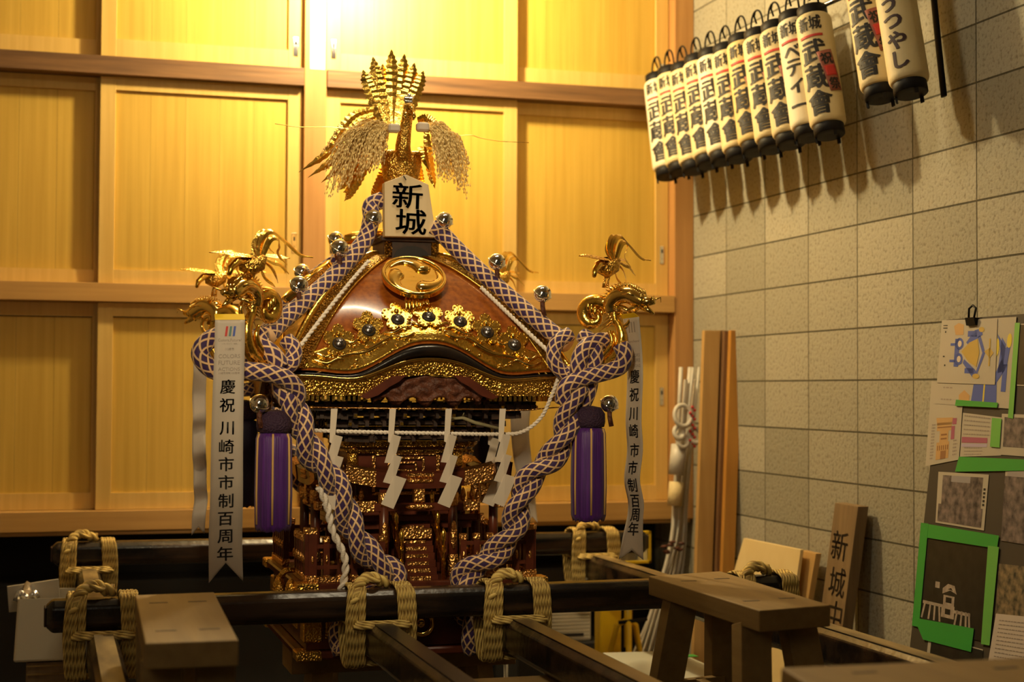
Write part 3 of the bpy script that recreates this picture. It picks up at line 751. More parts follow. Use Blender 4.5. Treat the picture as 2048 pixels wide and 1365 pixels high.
# ================================================================== cords, bells, tassels, ribbons
def path(pts, n=6): return smoothpath([KP(u, v, y) for u, v, y in pts], n)
def twisted(b, pts, r=.024, off=.019, turns=4.5, ph=0, n=90, which=0):
    P = smoothpath(pts, 10); L = [0]
    for a, c in zip(P, P[1:]): L.append(L[-1]+(c-a).length)
    out = []
    for i in range(n+1):
        t = L[-1]*i/n; j = max(k for k in range(len(L)) if L[k] <= t+1e-9); j = min(j, len(P)-2)
        f = (t-L[j])/max(L[j+1]-L[j], 1e-6); p = P[j].lerp(P[j+1], f); T = (P[j+1]-P[j]).normalized()
        nx = T.cross(V(0, 1, 0)).normalized(); ny = T.cross(nx); a = 2*pi*turns*i/n+ph+pi*which
        out.append(p+nx*cos(a)*off+ny*sin(a)*off)
    b.tube(out, r, 14)
def cord(label, upper, knots, twist, extra=None, turns=4.0):
    t = thing('braided_cord', label, 'cord', tuple(upper[0]), 'thick braided cords on the shrine')
    b = B(); b.tube(upper, .0285, 16); b.build('upper_run', M['cord'], t)
    for k in knots:
        b = B(); b.tube(k[0], k[1] if len(k) > 1 else .0275, 16); b.build('knot_loop', M['cord'], t)
    if twist:
        for w in (0, 1):
            b = B(); twisted(b, twist, .0255, .0205, turns, .6, 100, w); b.build('twisted_strand', M['cord'], t)
    return t
cord('braided purple and beige cord down the right front ridge, ending by the right tassel',
     path([(862, 455, .13), (884, 468, .135), (915, 500, .17), (965, 548, .245), (1025, 600, .33), (1085, 650, .42), (1135, 690, .50)]),
     [(path([(1140, 668, .49), (1112, 688, .50), (1108, 722, .51), (1126, 745, .51), (1150, 750, .52)]), .024),
      (path([(1216, 682, .52), (1192, 684, .54), (1166, 702, .55), (1156, 735, .55), (1158, 765, .54)]), .027),
      (path([(1165, 672, .50), (1188, 690, .54), (1190, 725, .55), (1172, 760, .54)]), .026),
      (path([(1242, 690, .61), (1250, 712, .62), (1238, 735, .61), (1200, 748, .58), (1160, 758, .56), (1132, 775, .55), (1126, 805, .53)]), .027),
      (path([(1180, 745, .52), (1175, 780, .52), (1160, 815, .51)]), .030)],
     [KP(*q) for q in ((1150, 775, .53), (1140, 830, .53), (1112, 905, .51), (1060, 958, .49), (1036, 1010, .47), (1026, 1062, .455), (985, 1112, .44), (925, 1160, .42), (935, 1230, .415), (955, 1300, .42))])
cord('braided purple and beige cord down the left front ridge, ending by the left tassel',
     path([(765, 400, .09), (742, 412, .10), (742, 440, .13), (725, 488, .16), (664, 556, .26), (612, 602, .34), (565, 642, .42), (535, 672, .49)]),
     [(path([(520, 668, .50), (522, 690, .53), (548, 712, .55), (560, 735, .55)]), .028),
      (path([(572, 680, .48), (588, 700, .50), (580, 730, .52), (552, 735, .54)]), .025),
      (path([(500, 678, .52), (440, 672, .56), (408, 690, .59), (402, 715, .60), (430, 742, .60), (480, 742, .60), (530, 746, .60), (572, 758, .58), (594, 785, .55), (588, 815, .53)]), .027),
      (path([(545, 735, .53), (562, 770, .54), (578, 805, .54)]), .030)],
     [KP(*q) for q in ((570, 775, .53), (592, 830, .53), (622, 905, .51), (662, 958, .49), (688, 1010, .47), (704, 1062, .455), (742, 1115, .44), (785, 1160, .42), (700, 1235, .415), (680, 1310, .42))], turns=4.2)
for sx, lb in ((-1, 'braided cord down the left rear ridge, mostly hidden behind the roof'), (1, 'braided cord down the right rear ridge, hidden behind the roof')):
    up = smoothpath([K(sx*pr(q).x, -pr(q).x, pr(q).z+.045) for q in (0, .25, .5, .75, 1)], 6)
    tw = [KP(*q) for q in (((505, 700, -.47), (520, 770, -.47), (545, 850, -.46), (600, 950, -.45), (650, 1050, -.44)) if sx < 0 else ((970, 700, -.47), (965, 780, -.46), (940, 860, -.45), (905, 950, -.44), (880, 1050, -.43)))]
    cord(lb, up, [([K(sx*(.47+.07*cos(a)), -.47-.07*cos(a), 1.50+.05*sin(a)) for a in [i*.4 for i in range(14)]], .025)], tw)
# silver bells
def bell(u, v, y, label, r=.0285, tilt=.3):
    c = KP(u, v, y); t = thing('bell', label, 'bell', tuple(c), 'silver bells on the cords')
    R = Matrix.Rotation(tilt, 4, 'Y') @ Matrix.Rotation(.5, 4, 'X'); b = B()
    pr_ = [(max(.0003, r*sin(pi*i/18))*(1.05 if i == 9 else 1), -r*cos(pi*i/18)) for i in range(19)]
    b.lathe(pr_, 22, Matrix.Translation(c) @ R, True, False)
    b.tube([c+R.to_3x3() @ V(r*1.05*cos(a), r*1.05*sin(a), 0) for a in [2*pi*i/24 for i in range(24)]], r*.07, 6, closed=True)
    b.build('shell', M['silver'], t)
    b = B(); q = R.to_3x3()
    b.bar(c+q @ V(-r*.5, -r*.88, -.004), c+q @ V(r*.5, -r*.88, -.004), .006, .004); b.build('slot', M['ink'], t)
    b = B(); b.tube([c+V(0, 0, -r*.9), c+V(0, -.002, -r*1.5), c+V(.006, -.002, -r*2.5)], .008, 8); b.build('tie', M['carve'], t)
for a in ((889, 441, .15, 'silver bell just right of the name plaque'), (994, 524, .29, 'silver bell halfway down the right front cord'),
          (1085, 588, .42, 'silver bell low on the right front cord, before the right knot'), (1219, 808, .56, 'silver bell hanging beside the right purple tassel'),
          (747, 436, .15, 'silver bell just left of the name plaque'), (679, 496, .25, 'silver bell high on the left front cord, in front of its twin'),
          (672, 479, -.12, 'silver bell high on the left rear cord, half hidden behind another'), (598, 570, .37, 'silver bell low on the left front cord'),
          (604, 544, -.22, 'silver bell low on the left rear cord, peeping over another'), (536, 601, -.40, 'silver bell at the foot of the left rear cord by the gold dragon'),
          (519, 808, .57, 'silver bell above the left purple tassel')): bell(*a)
# tassels
def tassel(u, v0, v1, w, y, label, dark=False):
    top = KP(u, v0, y); bot = KP(u, v1, y); r = w/2/3134*(top-CAM).dot(CF); H = top.z-bot.z
    t = thing('tassel', label, 'tassel', tuple(bot), 'silk tassels at the shrine corners'); T = Matrix.Translation(bot)
    n = 48; b = B(); pf = [(.90, 0), (.97, .04), (1.0, .3), (.97, .6), (.95, .76), (.86, .80), (.55, .815)]
    vs = [];
    for rr, h in pf:
        for k in range(n): q = r*rr*(1+(.02 if k % 2 else -.02))*(1+.015*sin(k*1.3)); vs.append((q*cos(2*pi*k/n), q*sin(2*pi*k/n), H*h+(0 if h else .006*sin(k*2.1))))
    fs = [(i*n+k, i*n+(k+1) % n, (i+1)*n+(k+1) % n, (i+1)*n+k) for i in range(len(pf)-1) for k in range(n)]+[tuple(range(n-1, -1, -1))]
    b.add(vs, fs, T, True); b.build('skirt', M['navy'] if dark else M['purple'], t)
    b = B(); b.lathe([(.55*r, H*.80), (.88*r, H*.815), (.95*r, H*.86), (.93*r, H*.93), (.70*r, H*.985), (.2*r, H)], 24, T); b.build('net_head', M['purpled'], t)
    if not dark:
        for a in (-1.75, -.75, -2.75, .6, 1.9):
            b = B(); b.tube([bot+V(r*q*1.02*cos(a), r*q*1.02*sin(a), H*h) for q, h in ((.97, .05), (1.0, .3), (.98, .6), (.95, .76), (.86, .80))], .0034, 6); b.build('gold_cord', M['cordg'], t)
tassel(1177, 812, 1040, 70, .53, 'purple silk tassel with gold cords hanging at the right front corner')
tassel(546, 820, 1060, 75, .54, 'purple silk tassel with gold cords hanging beside the lettered left ribbon')
tassel(484, 800, 1012, 62, -.48, 'dark tassel at the left rear corner, a sliver behind the lettered ribbon', True)
tassel(972, 815, 936, 56, -.50, 'dark tassel at the right rear corner, seen behind the white paper streamers', True)
# ribbons
def ribbon(name, label, pts, wv, mt, notch=.05, lines=(), parts=None, top=None, group=None, thick=.0012, cat='ribbon'):
    P = smoothpath(pts, 12); N = len(P)-1; L = [0]
    for a, c in zip(P, P[1:]): L.append(L[-1]+(c-a).length)
    def at(s):
        s = max(0, min(s, L[-1])); j = 0
        while j < N-1 and L[j+1] < s: j += 1
        f = (s-L[j])/max(L[j+1]-L[j], 1e-6); return P[j].lerp(P[j+1], f), (P[j+1]-P[j]).normalized()
    def pos(x, s, off=0):
        p, T = at(s); w = wv(s/L[-1]); nn = w.normalized().cross(-T).normalized(); nn = nn if nn.dot(CAM-p) > 0 else -nn
        return p+w*x+nn*off
    t = thing(name, label, cat, tuple(P[-1]), group); b = B(); n = 70
    def fn(i, j):
        x = i-.5; s = L[-1]*j
        if notch: s = j*(L[-1]-notch*(1-abs(x)*2))
        return pos(x, s)
    b.grid(fn, 6, n); b.build('band', mt, t, solid=thick)
    return t, pos, L[-1]
px = lambda u, v, y: KP(u, v, y)
t, pos, LL = ribbon('lettered_ribbon', 'white ribbon with black brushed characters hanging at the left front corner', [px(460, 640, .70), px(459, 700, .70), px(456, 800, .70), px(454, 900, .70), px(453, 1000, .70), px(451, 1080, .695), px(452, 1165, .69)],
                    lambda s: V(.0845+.012*s, .0, .002), M['cloth'], .055)
wd_ = .085; zt = px(460, 640, .70).z; zb_ = px(452, 1165, .69).z
def sv(v): return LL*(v-640)/(1165-640)
def rib_text(bb, ch, xf, v, size, off, pos, fit=None, asp=1.0, wid=None):
    vs, fs, w, h = glyph(ch, 0); k = size if not fit else fit/max(w, 1e-6); wid = wid or wd_
    for dx, dy in (BOLD if off else BOLD[:1]): bb.add([pos(xf+(q.x+dx*off)*k*asp/wid, sv(v)-(q.y+dy*off*.5)*k, .0016) for q in vs], fs)
b = B()
for ch, v in zip('慶祝川崎市市制百周年', (774, 811, 857, 894, 929, 965, 1002, 1038, 1073, 1108)): rib_text(b, ch, -.02, v, .043, .018, pos)
b.build('lettering', M['ink'], t)
b = B()
for s, v, f in (('Colors,Future!', 681, .066), ('いろいろって、未来。', 688, .044), ('川崎市', 699, .026), ('COLORS', 713, .060), ('FUTURE', 726, .060), ('ACTIONS', 739, .060), ('川崎市市制100周年', 747, .060)): rib_text(b, s, 0, v, .02, 0, pos, f)
b.build('small_print', M['inkg'], t)
for i, k in enumerate(('red', 'teal', 'blue')):
    b = B(); x = -.13+.13*i; b.add([pos(x-.04, sv(673), .0016), pos(x+.035, sv(673), .0016), pos(x+.075, sv(653), .0016), pos(x, sv(653), .0016)], [(0, 1, 2, 3)]); b.build('emblem_bar', M[k], t)
b = B(); b.add([pos(-.5, 0, .001), pos(.5, 0, .001), pos(.5, 0, .001)+V(0, .02, .017), pos(-.5, 0, .001)+V(0, .02, .017)], [(0, 1, 2, 3)]); b.build('yellow_fold', M['yellow'], t, solid=.001)
t, pos, LL = ribbon('lettered_ribbon', 'white lettered ribbon turned edge-on, hanging from the right gold dragon', [px(1262, 636, .62), px(1268, 700, .60), px(1270, 760, .60), px(1267, 840, .60), px(1270, 900, .60), px(1264, 960, .59), px(1272, 1010, .59), px(1266, 1070, .58), px(1262, 1120, .57)],
                    lambda s: V(.026+.030*max(0, (s-.82)/.18), -.07, .004), M['cloth'], .03)
b = B()
def sv(v): return LL*(v-636)/(1120-636)
for ch, v in zip('慶祝川崎市市制百周年', (754, 790, 828, 862, 900, 935, 970, 1002, 1030, 1058)): rib_text(b, ch, 0, v, .046, .022, pos, wid=.076)
b.build('lettering', M['ink'], t)
b = B()
for s, v, f in (('Colors,Future!', 684, .06), ('COLORS', 712, .055), ('FUTURE', 722, .055), ('ACTIONS', 733, .055), ('III', 655, .03)): rib_text(b, s, 0, v, .02, 0, pos, f, wid=.076)
b.build('small_print', M['inkg'], t)
b = B(); b.add([pos(-.5, 0), pos(.5, 0), pos(.5, 0)+V(-.015, .005, .012), pos(-.5, 0)+V(-.015, .005, .012)], [(0, 1, 2, 3)]); b.build('yellow_fold', M['yellow'], t, solid=.001)
def wavy(pts, amp): return [px(u, v, y+amp*(1 if i % 2 else -1)) for i, (u, v, y) in enumerate(pts)]
ribbon('plain_ribbon', 'plain white satin ribbon with folds, hanging left of the lettered ribbon', wavy([(399, 690, -.35), (400, 740, -.35), (398, 790, -.35), (399, 835, -.35), (398, 862, -.35), (398, 905, -.35), (400, 935, -.35), (400, 970, -.35), (402, 1000, -.35), (398, 1030, -.35), (396, 1070, -.35)], .014), lambda s: V(.046, .012*sin(s*20), .004), M['cloth'], .03)
ribbon('plain_ribbon', 'plain white ribbon at the right rear corner, behind the paper streamers', wavy([(1042, 800, -.5), (1040, 860, -.5), (1044, 910, -.5), (1052, 960, -.5), (1060, 1000, -.5), (1066, 1048, -.5)], .02), lambda s: V(.088*(1-.55*s), .02*sin(s*9), .004), M['cloth'], .03)
# white rope across the front with folded paper streamers
def one(name, label, cat, b, m, loc=None, group=None, part=None):
    o = b.build(name, m, None, org=loc); return tag(o, label, cat, group)
def tw2(pts, r, off, turns, n=160):
    b = B()
    for w in (0, 1): twisted(b, pts, r, off, turns, 0, n, w)
    return b
p = [px(615, 861, .44), px(700, 864, .45), px(850, 867, .45), px(1000, 869, .44), px(1045, 864, .44), px(1080, 838, .46), px(1100, 800, .48), px(1118, 752, .49)]
one('sacred_rope', 'thin white rope strung across the shrine front under the eaves', 'rope', tw2(p, .0042, .0030, 34), M['twist'], p[0])
b = B(); b.tube([px(600, 815, .45), px(800, 818, .46), px(1005, 819, .45)], .0022, 6); b.tube([px(1003, 822, .45), px(1060, 820, .40), px(1128, 814, .44)], .0020, 6)
one('wire', 'thin dark wire stretched above the white rope, carrying the paper streamers', 'wire', b, M['copper'], px(600, 815, .45))
for pts, lb in (([(738, 522, .245), (698, 568, .32), (650, 628, .40), (592, 704, .50)], 'white cord running along the left edge of the lacquered roof'), ([(962, 575, .315), (1035, 645, .42), (1106, 712, .51)], 'white cord running along the right edge of the lacquered roof')):
    q = [px(*a) for a in pts]; one('roof_cord', lb, 'cord', tw2(q, .0042, .0030, 12), M['twist'], q[0])
q = [px(u, v, .50) for u, v in ((638, 975), (655, 1015), (664, 1060), (688, 1112), (690, 1148), (682, 1180))]; one('hanging_rope', 'white twisted rope hanging beside the left cord, down to the front bar', 'rope', tw2(q, .0066, .0058, 5), M['twist'], q[-1])
def shide(dx, label, y=.475, k=1.0, root=None):
    base = KP(785, 818, .475)
    t = thing('paper_streamer', label, 'paper streamer', tuple(base), 'folded paper streamers on the white rope')
    for i, q in enumerate((((779, 818), (792, 818), (786, 890), (776, 884)), ((785, 869), (801, 874), (785, 928), (769, 926)), ((788, 910), (803, 915), (784, 970), (766, 965)), ((789, 951), (812, 959), (785, 1019), (762, 1009)))):
        b = B(); pp = [KP(u, v, .475+.007*i) for u, v in q]
        if i: pp[1] = pp[1]+V(.004, .012, .0); pp[2] = pp[2]+V(.004, .006, 0)
        b.add(pp, [(0, 1, 2, 3)]); b.build('paper_fold', M['white'], t, solid=.0012)
    return t
s0 = shide(0, 'white zigzag paper streamer left of the shrine stairs, second from the left cord'); a0 = KP(785, 818, .475)
for du, lb in ((-117, 'white zigzag paper streamer half hidden by the left braided cord'), (112, 'white zigzag paper streamer right of the shrine stairs'), (220, 'white zigzag paper streamer beside the right braided cord')):
    dup(s0, KP(785+du, 818, .475)-a0, lb)
dup(s0, KP(984, 828, .20)-a0, 'white zigzag paper streamer on the right side of the shrine, behind the front ones')
q = [px(u, v, .40) for u, v in ((905, 838), (925, 836), (950, 846), (1000, 858))]; b = B(); b.tube(q, [.004, .006, .006, .005], 8); b.tube([q[0], px(897, 843, .41)], [.006, .002], 7); b.tube([q[1], px(928, 826, .41)], [.004, .001], 6)
one('twig', 'short twig with a green tip lying across the white rope', 'twig', b, mat('twig_bark', (.35, .30, .18), .7, 0, (.22, .2, .1), 40), q[1])
# ================================================================== the phoenix on the finial
ph = thing('golden_phoenix', 'golden phoenix ornament with raised tail feathers on top of the shrine', 'bird ornament', tuple(KP(803, 400, 0)))
def leaf(b, pts, w, thick=.003, serr=0, n=22, nrm=V(0, -1, 0), curl=.0):
    """feather: a ridged blade along the path, width profile w(t), optionally with a toothed edge"""
    P = smoothpath(pts, 8); m = len(P)-1; vs = []; fs = []
    for i, p in enumerate(P):
        t = i/m; T = (P[min(i+1, m)]-P[max(i-1, 0)]).normalized(); s = T.cross(nrm).normalized()
        ww = w(t)*(1+(serr if i % 2 else -serr) if 0 < t < .97 else 1)
        vs += [p-s*ww+nrm*(-curl*ww), p+nrm*ww*.25, p+s*ww+nrm*(-curl*ww), p-nrm*thick]
    for i in range(m):
        a = i*4
        for k in range(4): fs.append((a+k, a+(k+1) % 4, a+4+(k+1) % 4, a+4+k))
    b.add(vs, fs, None, False)
fanw = lambda t: .0185*(.45+.75*sin(pi*min(1, t*.62+.25)))*(1 if t < .8 else max(.03, (1-t)/.2)**.7)
for i, (u, v, y) in enumerate(((726, 140, -.10), (746, 114, -.11), (783, 99, -.12), (809, 108, -.12), (829, 126, -.11), (847, 142, -.10), (765, 128, -.13))):
    bu = 786+(u-786)*.22
    b = B(); leaf(b, [KP(bu, 258, -.04), KP(lerp(bu, u, .45), lerp(255, v, .4), y*.8), KP(lerp(bu, u, .8), lerp(255, v, .75), y), KP(u, v, y)], fanw, serr=.16); b.build('tail_feather', M['gold'], ph)
dw = lambda t: .011*(.4+sin(pi*min(1, t*.8+.12)))*(1 if t < .85 else max(.03, (1-t)/.15))
for pts in ([(748, 218), (708, 230), (680, 262), (655, 305), (597, 345)], [(750, 232), (715, 248), (690, 285), (665, 320), (615, 356)], [(752, 240), (722, 262), (700, 300), (678, 335), (642, 366)], [(752, 248), (728, 280), (708, 330), (690, 365), (675, 382)], [(752, 255), (735, 295), (718, 345), (700, 378), (686, 385)], [(752, 258), (740, 305), (722, 350), (702, 385), (688, 403)],
            [(835, 240), (852, 236), (866, 244), (873, 256)], [(852, 258), (856, 300), (862, 345), (870, 378)], [(768, 318), (764, 350), (752, 380), (742, 394)], [(772, 330), (770, 360), (762, 390), (752, 407)], [(838, 330), (840, 360), (846, 378)]):
    b = B(); leaf(b, [KP(u, v, -.07+.02*i) for i, (u, v) in enumerate(pts)], dw, serr=.12); b.build('trailing_feather', M['gold'], ph)
for pts in ([(775, 268), (715, 262), (690, 257), (650, 254), (600, 254), (550, 247)], [(850, 266), (905, 272), (940, 270), (962, 276), (1000, 282), (1058, 285)]):
    b = B(); leaf(b, [KP(u, v, .02) for u, v in pts], lambda t: .0055*sin(pi*min(1, t*.55+.3))*(1 if t < .7 else max(.15, (1-t)/.3)), thick=.002, nrm=V(0, -.3, .95).normalized()); b.build('side_plume', M['goldb'], ph)
c = KP(802, 345, 0); b = B()
b.lathe([(.012, -.085), (.045, -.07), (.060, -.03), (.066, .0), (.071, .035), (.066, .060), (.035, .069), (.012, .070)], 22, Matrix.Translation(c) @ Matrix.Diagonal((1, .85, 1, 1)))
for sg in (-1, 1): b.ball(c+V(sg*.042, -.03, .062), .02, 12, sc=(1.3, .8, .45))
b.build('body', M['golde'], ph)
b = B(); q = KP(802, 318, .055); b.tube([KP(806, 322, .04), KP(806, 290, .045), KP(810, 262, .04), KP(814, 240, .045), KP(816, 222, .055)], [.030, .026, .022, .019, .018], 12); b.build('neck', M['golde'], ph)
b = B(); h = KP(817, 216, .06); b.ball(h, .018, 12, sc=(1, 1.2, 1)); b.tube([h+V(0, -.015, .002), h+V(.002, -.036, -.004), h+V(.002, -.046, -.016)], [.010, .007, .002], 8)
for sg in (-1, 1): b.tube([h+V(sg*.010, -.014, -.010), h+V(sg*.016, -.018, -.032), h+V(sg*.012, -.02, -.044)], [.006, .008, .003], 7); b.ball(h+V(sg*.014, -.012, .006), .005, 7)
b.build('head', M['goldb'], ph)
b = B()
for i in range(5): a = -.5+.25*i; b.tube([h+V(.004*i-.008, 0, .012), h+V(.02*sin(a), .004, .032), h+V(.034*sin(a)+.006, .008, .046)], [.006, .007, .002], 7)
b.ball(KP(818, 192, .05), .009, 9); b.build('comb', M['silver'], ph)
for sg, (u0, v0, u1, v1) in ((-1, (757, 292, 742, 322)), (1, (846, 298, 858, 330))):
    b = B()
    for i in range(4): leaf(b, [KP(lerp(u0, u1, .1)-sg*i*3, v0-4, .02-.015*i), KP(u0+sg*(4-i), v0+18, .02-.015*i), KP(u1-sg*3*i, v1+10-4*i, .01-.015*i)], lambda t: .012*sin(pi*min(1, t*.75+.2)), serr=.1)
    b.build('folded_wing', M['gold'], ph)
for u, v in ((782, 372), (822, 372)):
    b = B(); b.tube([KP(u, v-6, .02), KP(u, 400, .02), KP(803, 412, 0)], .007, 8); b.build('leg', M['gold'], ph)
# rice sheaves tied to the phoenix
def sheaf(label, root, ends, seed, n):
    rr = random.Random(seed); r0 = KP(*root)
    t = thing('rice_sheaf', label, 'rice sheaf', tuple(r0), 'rice sheaves hung on the phoenix'); b = B()
    for i in range(n):
        e = ends(rr); mid = V(lerp(r0.x, e.x, rr.uniform(.45, .6)), lerp(r0.y, e.y, .5), max(r0.z, e.z)+rr.uniform(-.012, .020))
        if rr.random() < .6: mid = V(lerp(r0.x, e.x, .72), mid.y, lerp(r0.z, e.z, .22)+.012)
        P = smoothpath([r0+V(rr.uniform(-.01, .01), rr.uniform(-.012, .012), rr.uniform(-.006, .006)), mid, e], 9)
        b.tube(P, .0012, 4)
        for j in range(5, len(P)):
            for _ in range(2):
                d = (P[j]-P[j-1]).normalized(); o = V(rr.uniform(-1, 1), rr.uniform(-1, 1), rr.uniform(-.6, .2))*.008; p = P[j]+o; q = p+d*.010+V(0, 0, -.003); s = d.orthogonal().normalized()*.0030; s2 = d.cross(s).normalized()*.0030; m = (p+q)/2
                b.add([p, q, m+s, m-s, m+s2, m-s2], [(0, 2, 4), (0, 4, 3), (0, 3, 5), (0, 5, 2), (1, 4, 2), (1, 3, 4), (1, 5, 3), (1, 2, 5)])
    b.build('ears', M['rice'], t)
    return t
def le(rr):
    a = rr.random(); u = lerp(652, 765, a)+rr.uniform(-8, 8); v = lerp(330, 300, a)+rr.uniform(-30, 62)*(1-.5*a); return KP(u, v, rr.uniform(-.02, .09))
def re_(rr):
    a = rr.random(); u = lerp(872, 936, a)+rr.uniform(-6, 6); v = lerp(300, 350, a)+rr.uniform(-32, 45); return KP(u, v, rr.uniform(-.02, .09))
for lb, root, en, sd, n, wr in (('drooping sheaf of dried rice ears left of the phoenix', (782, 258, .06), le, 5, 130, ((776, 248), (799, 266))), ('drooping sheaf of dried rice ears right of the phoenix', (853, 258, .06), re_, 9, 115, ((833, 245), (857, 264)))):
    t = sheaf(lb, root, en, sd, n); a = KP(*wr[0], .075); c = KP(*wr[1], .075); b = B(); m = (a+c)/2
    b.box(m, (abs(c.x-a.x), .035, abs(a.z-c.z)), ch=.006); b.build('paper_wrap', M['white'], t)
# ================================================================== small birds on the roof corners
def bird():
    o = KP(505, 572, .60); t = thing('golden_bird', 'small golden bird with curling tail, standing on the left front dragon', 'bird ornament', tuple(o), 'golden birds on the roof corners')
    Q = lambda u, v, y=.60: KP(u, v, y)
    b = B(); c = Q(505, 532); b.tube([Q(482, 515), Q(490, 528), Q(503, 533), Q(520, 527), Q(530, 512)], [.012, .026, .031, .022, .008], 12); b.build('body', M['golde'], t)
    b = B(); b.tube([Q(486, 522, .63), Q(474, 524, .66), Q(462, 536, .68), Q(458, 550, .69)], [.012, .012, .010, .006], 9); b.build('neck', M['gold'], t)
    for pts, nn in (([(496, 512, .60), (470, 510, .64), (445, 506, .68), (418, 504, .72)], V(0, -.35, .93)), ([(510, 510, .58), (535, 513, .50), (560, 514, .44), (580, 516, .40)], V(0, -.35, .93))):
        b = B(); leaf(b, [Q(*a) for a in pts], lambda t: .030*sin(pi*min(1, t*.7+.22))*(1 if t < .7 else max(.03, (1-t)/.3)), serr=.10, nrm=nn.normalized()); b.build('wing', M['golde'], t)
    tw = lambda t: .0085*(.8+.5*sin(pi*t))*(1 if t < .9 else .5)
    for pts in ([(520, 515), (520, 490), (530, 468), (545, 464), (560, 475), (575, 488), (600, 510), (626, 515)], [(518, 515), (512, 490), (520, 470), (532, 464), (537, 480), (538, 495), (548, 506)], [(524, 515), (540, 480), (555, 478), (558, 492), (557, 510), (574, 530)], [(512, 515), (508, 495), (518, 475), (530, 468)], [(528, 517), (545, 525), (560, 530), (578, 548)], [(526, 522), (542, 535), (552, 552), (556, 566)], [(520, 535), (530, 556), (545, 568), (549, 573)]):
        b = B(); leaf(b, [Q(u, v, .60-.02*i) for i, (u, v) in enumerate(pts)], tw, thick=.002, nrm=V(.3, -.7, .6).normalized()); b.build('tail_feather', M['gold'], t)
    for u in (497, 505):
        b = B(); b.tube([Q(u+4, 545), Q(u, 560), Q(u-2, 574)], [.005, .004, .006], 7); b.build('leg', M['golde'], t)
    return t
b0 = bird(); o0 = KP(505, 572, .60)
dup(b0, Wp(1216, 574, C1, N1)-o0, 'small golden bird with curling tail, standing on the right front dragon')
dup(b0, KP(432, 592, -.60)-o0, 'small golden bird on the left rear dragon, seen at the far left')
dup(b0, KP(1000, 590, -.62)-o0, 'small golden bird on the right rear dragon, hidden behind the roof')
# ================================================================== carrying poles, lashings, trestles
PZ = .805; TH = .093; NY, FY = -2.33, -.66
def pole(name, label, a, b_, w, h, mt, group, cat='pole'):
    t = thing(name, label, cat, tuple((Vector(a)+Vector(b_))/2), group); b = B(); b.bar(a, b_, w, h, ch=.020); b.build('shaft', mt, t, bevel=.006)
    a, b_ = Vector(a), Vector(b_); d = (b_-a).normalized()
    q = B(); q.bar(a-d*.003, a+d*.004, w*.62, h*.62, ch=.004); q.bar(b_-d*.004, b_+d*.003, w*.62, h*.62, ch=.004); q.build('worn_end', M['darkw'], t)
    return t
pole('carrying_pole', 'black cross pole in front of the shrine, tied to the long poles with straw rope', (W(90, 1226, Y=NY).x, NY, .801), (W(1590, 1167, Y=NY).x, NY, .806), TH, TH, M['poletop'], 'black carrying poles')
pole('carrying_pole', 'black cross pole behind the shrine, against the cupboards', (W(103, 1108, Y=FY).x, FY, .808), (W(1292, 1085, Y=FY).x, FY, .800), TH, TH, M['poletop'], 'black carrying poles')
LX = [W(205, 1240, Y=NY).x, W(755, 1240, Y=NY).x, W(1025, 1240, Y=NY).x, (W(1512, 1190, Y=NY).x+W(1192, 1090, Y=FY).x)/2]
LW, LH = .086, .115; LZ = PZ-TH/2-LH/2-.004
for i, (x, y0, y1, lb) in enumerate(((LX[0], -4.2, -.38, 'black long pole at the far left, its pale worn top running towards the viewer'), (LX[1], -4.3, -.40, 'black long pole under the left of the shrine, coming forward between the ropes'), (LX[2], -4.3, -.40, 'black long pole under the right of the shrine, its top catching the light'), (LX[3], -4.0, -.38, 'black long pole at the right, passing behind the brown trestle'))):
    o = pole('carrying_pole', lb, (x, y0, LZ), (x, y1, LZ), LW, LH, M['poletop'], 'black carrying poles')
    b = B(); b.box((x, (y0+y1)/2, LZ+LH/2+.0006), (LW*.62, y1-y0-.05, .0016)); b.build('wear_or_sheen_top', M[('worn', 'dark_sheen', 'tan_sheen', 'worn')[i]], o)  # outer poles carry worn strips; on the middle two the strip paints reflected light
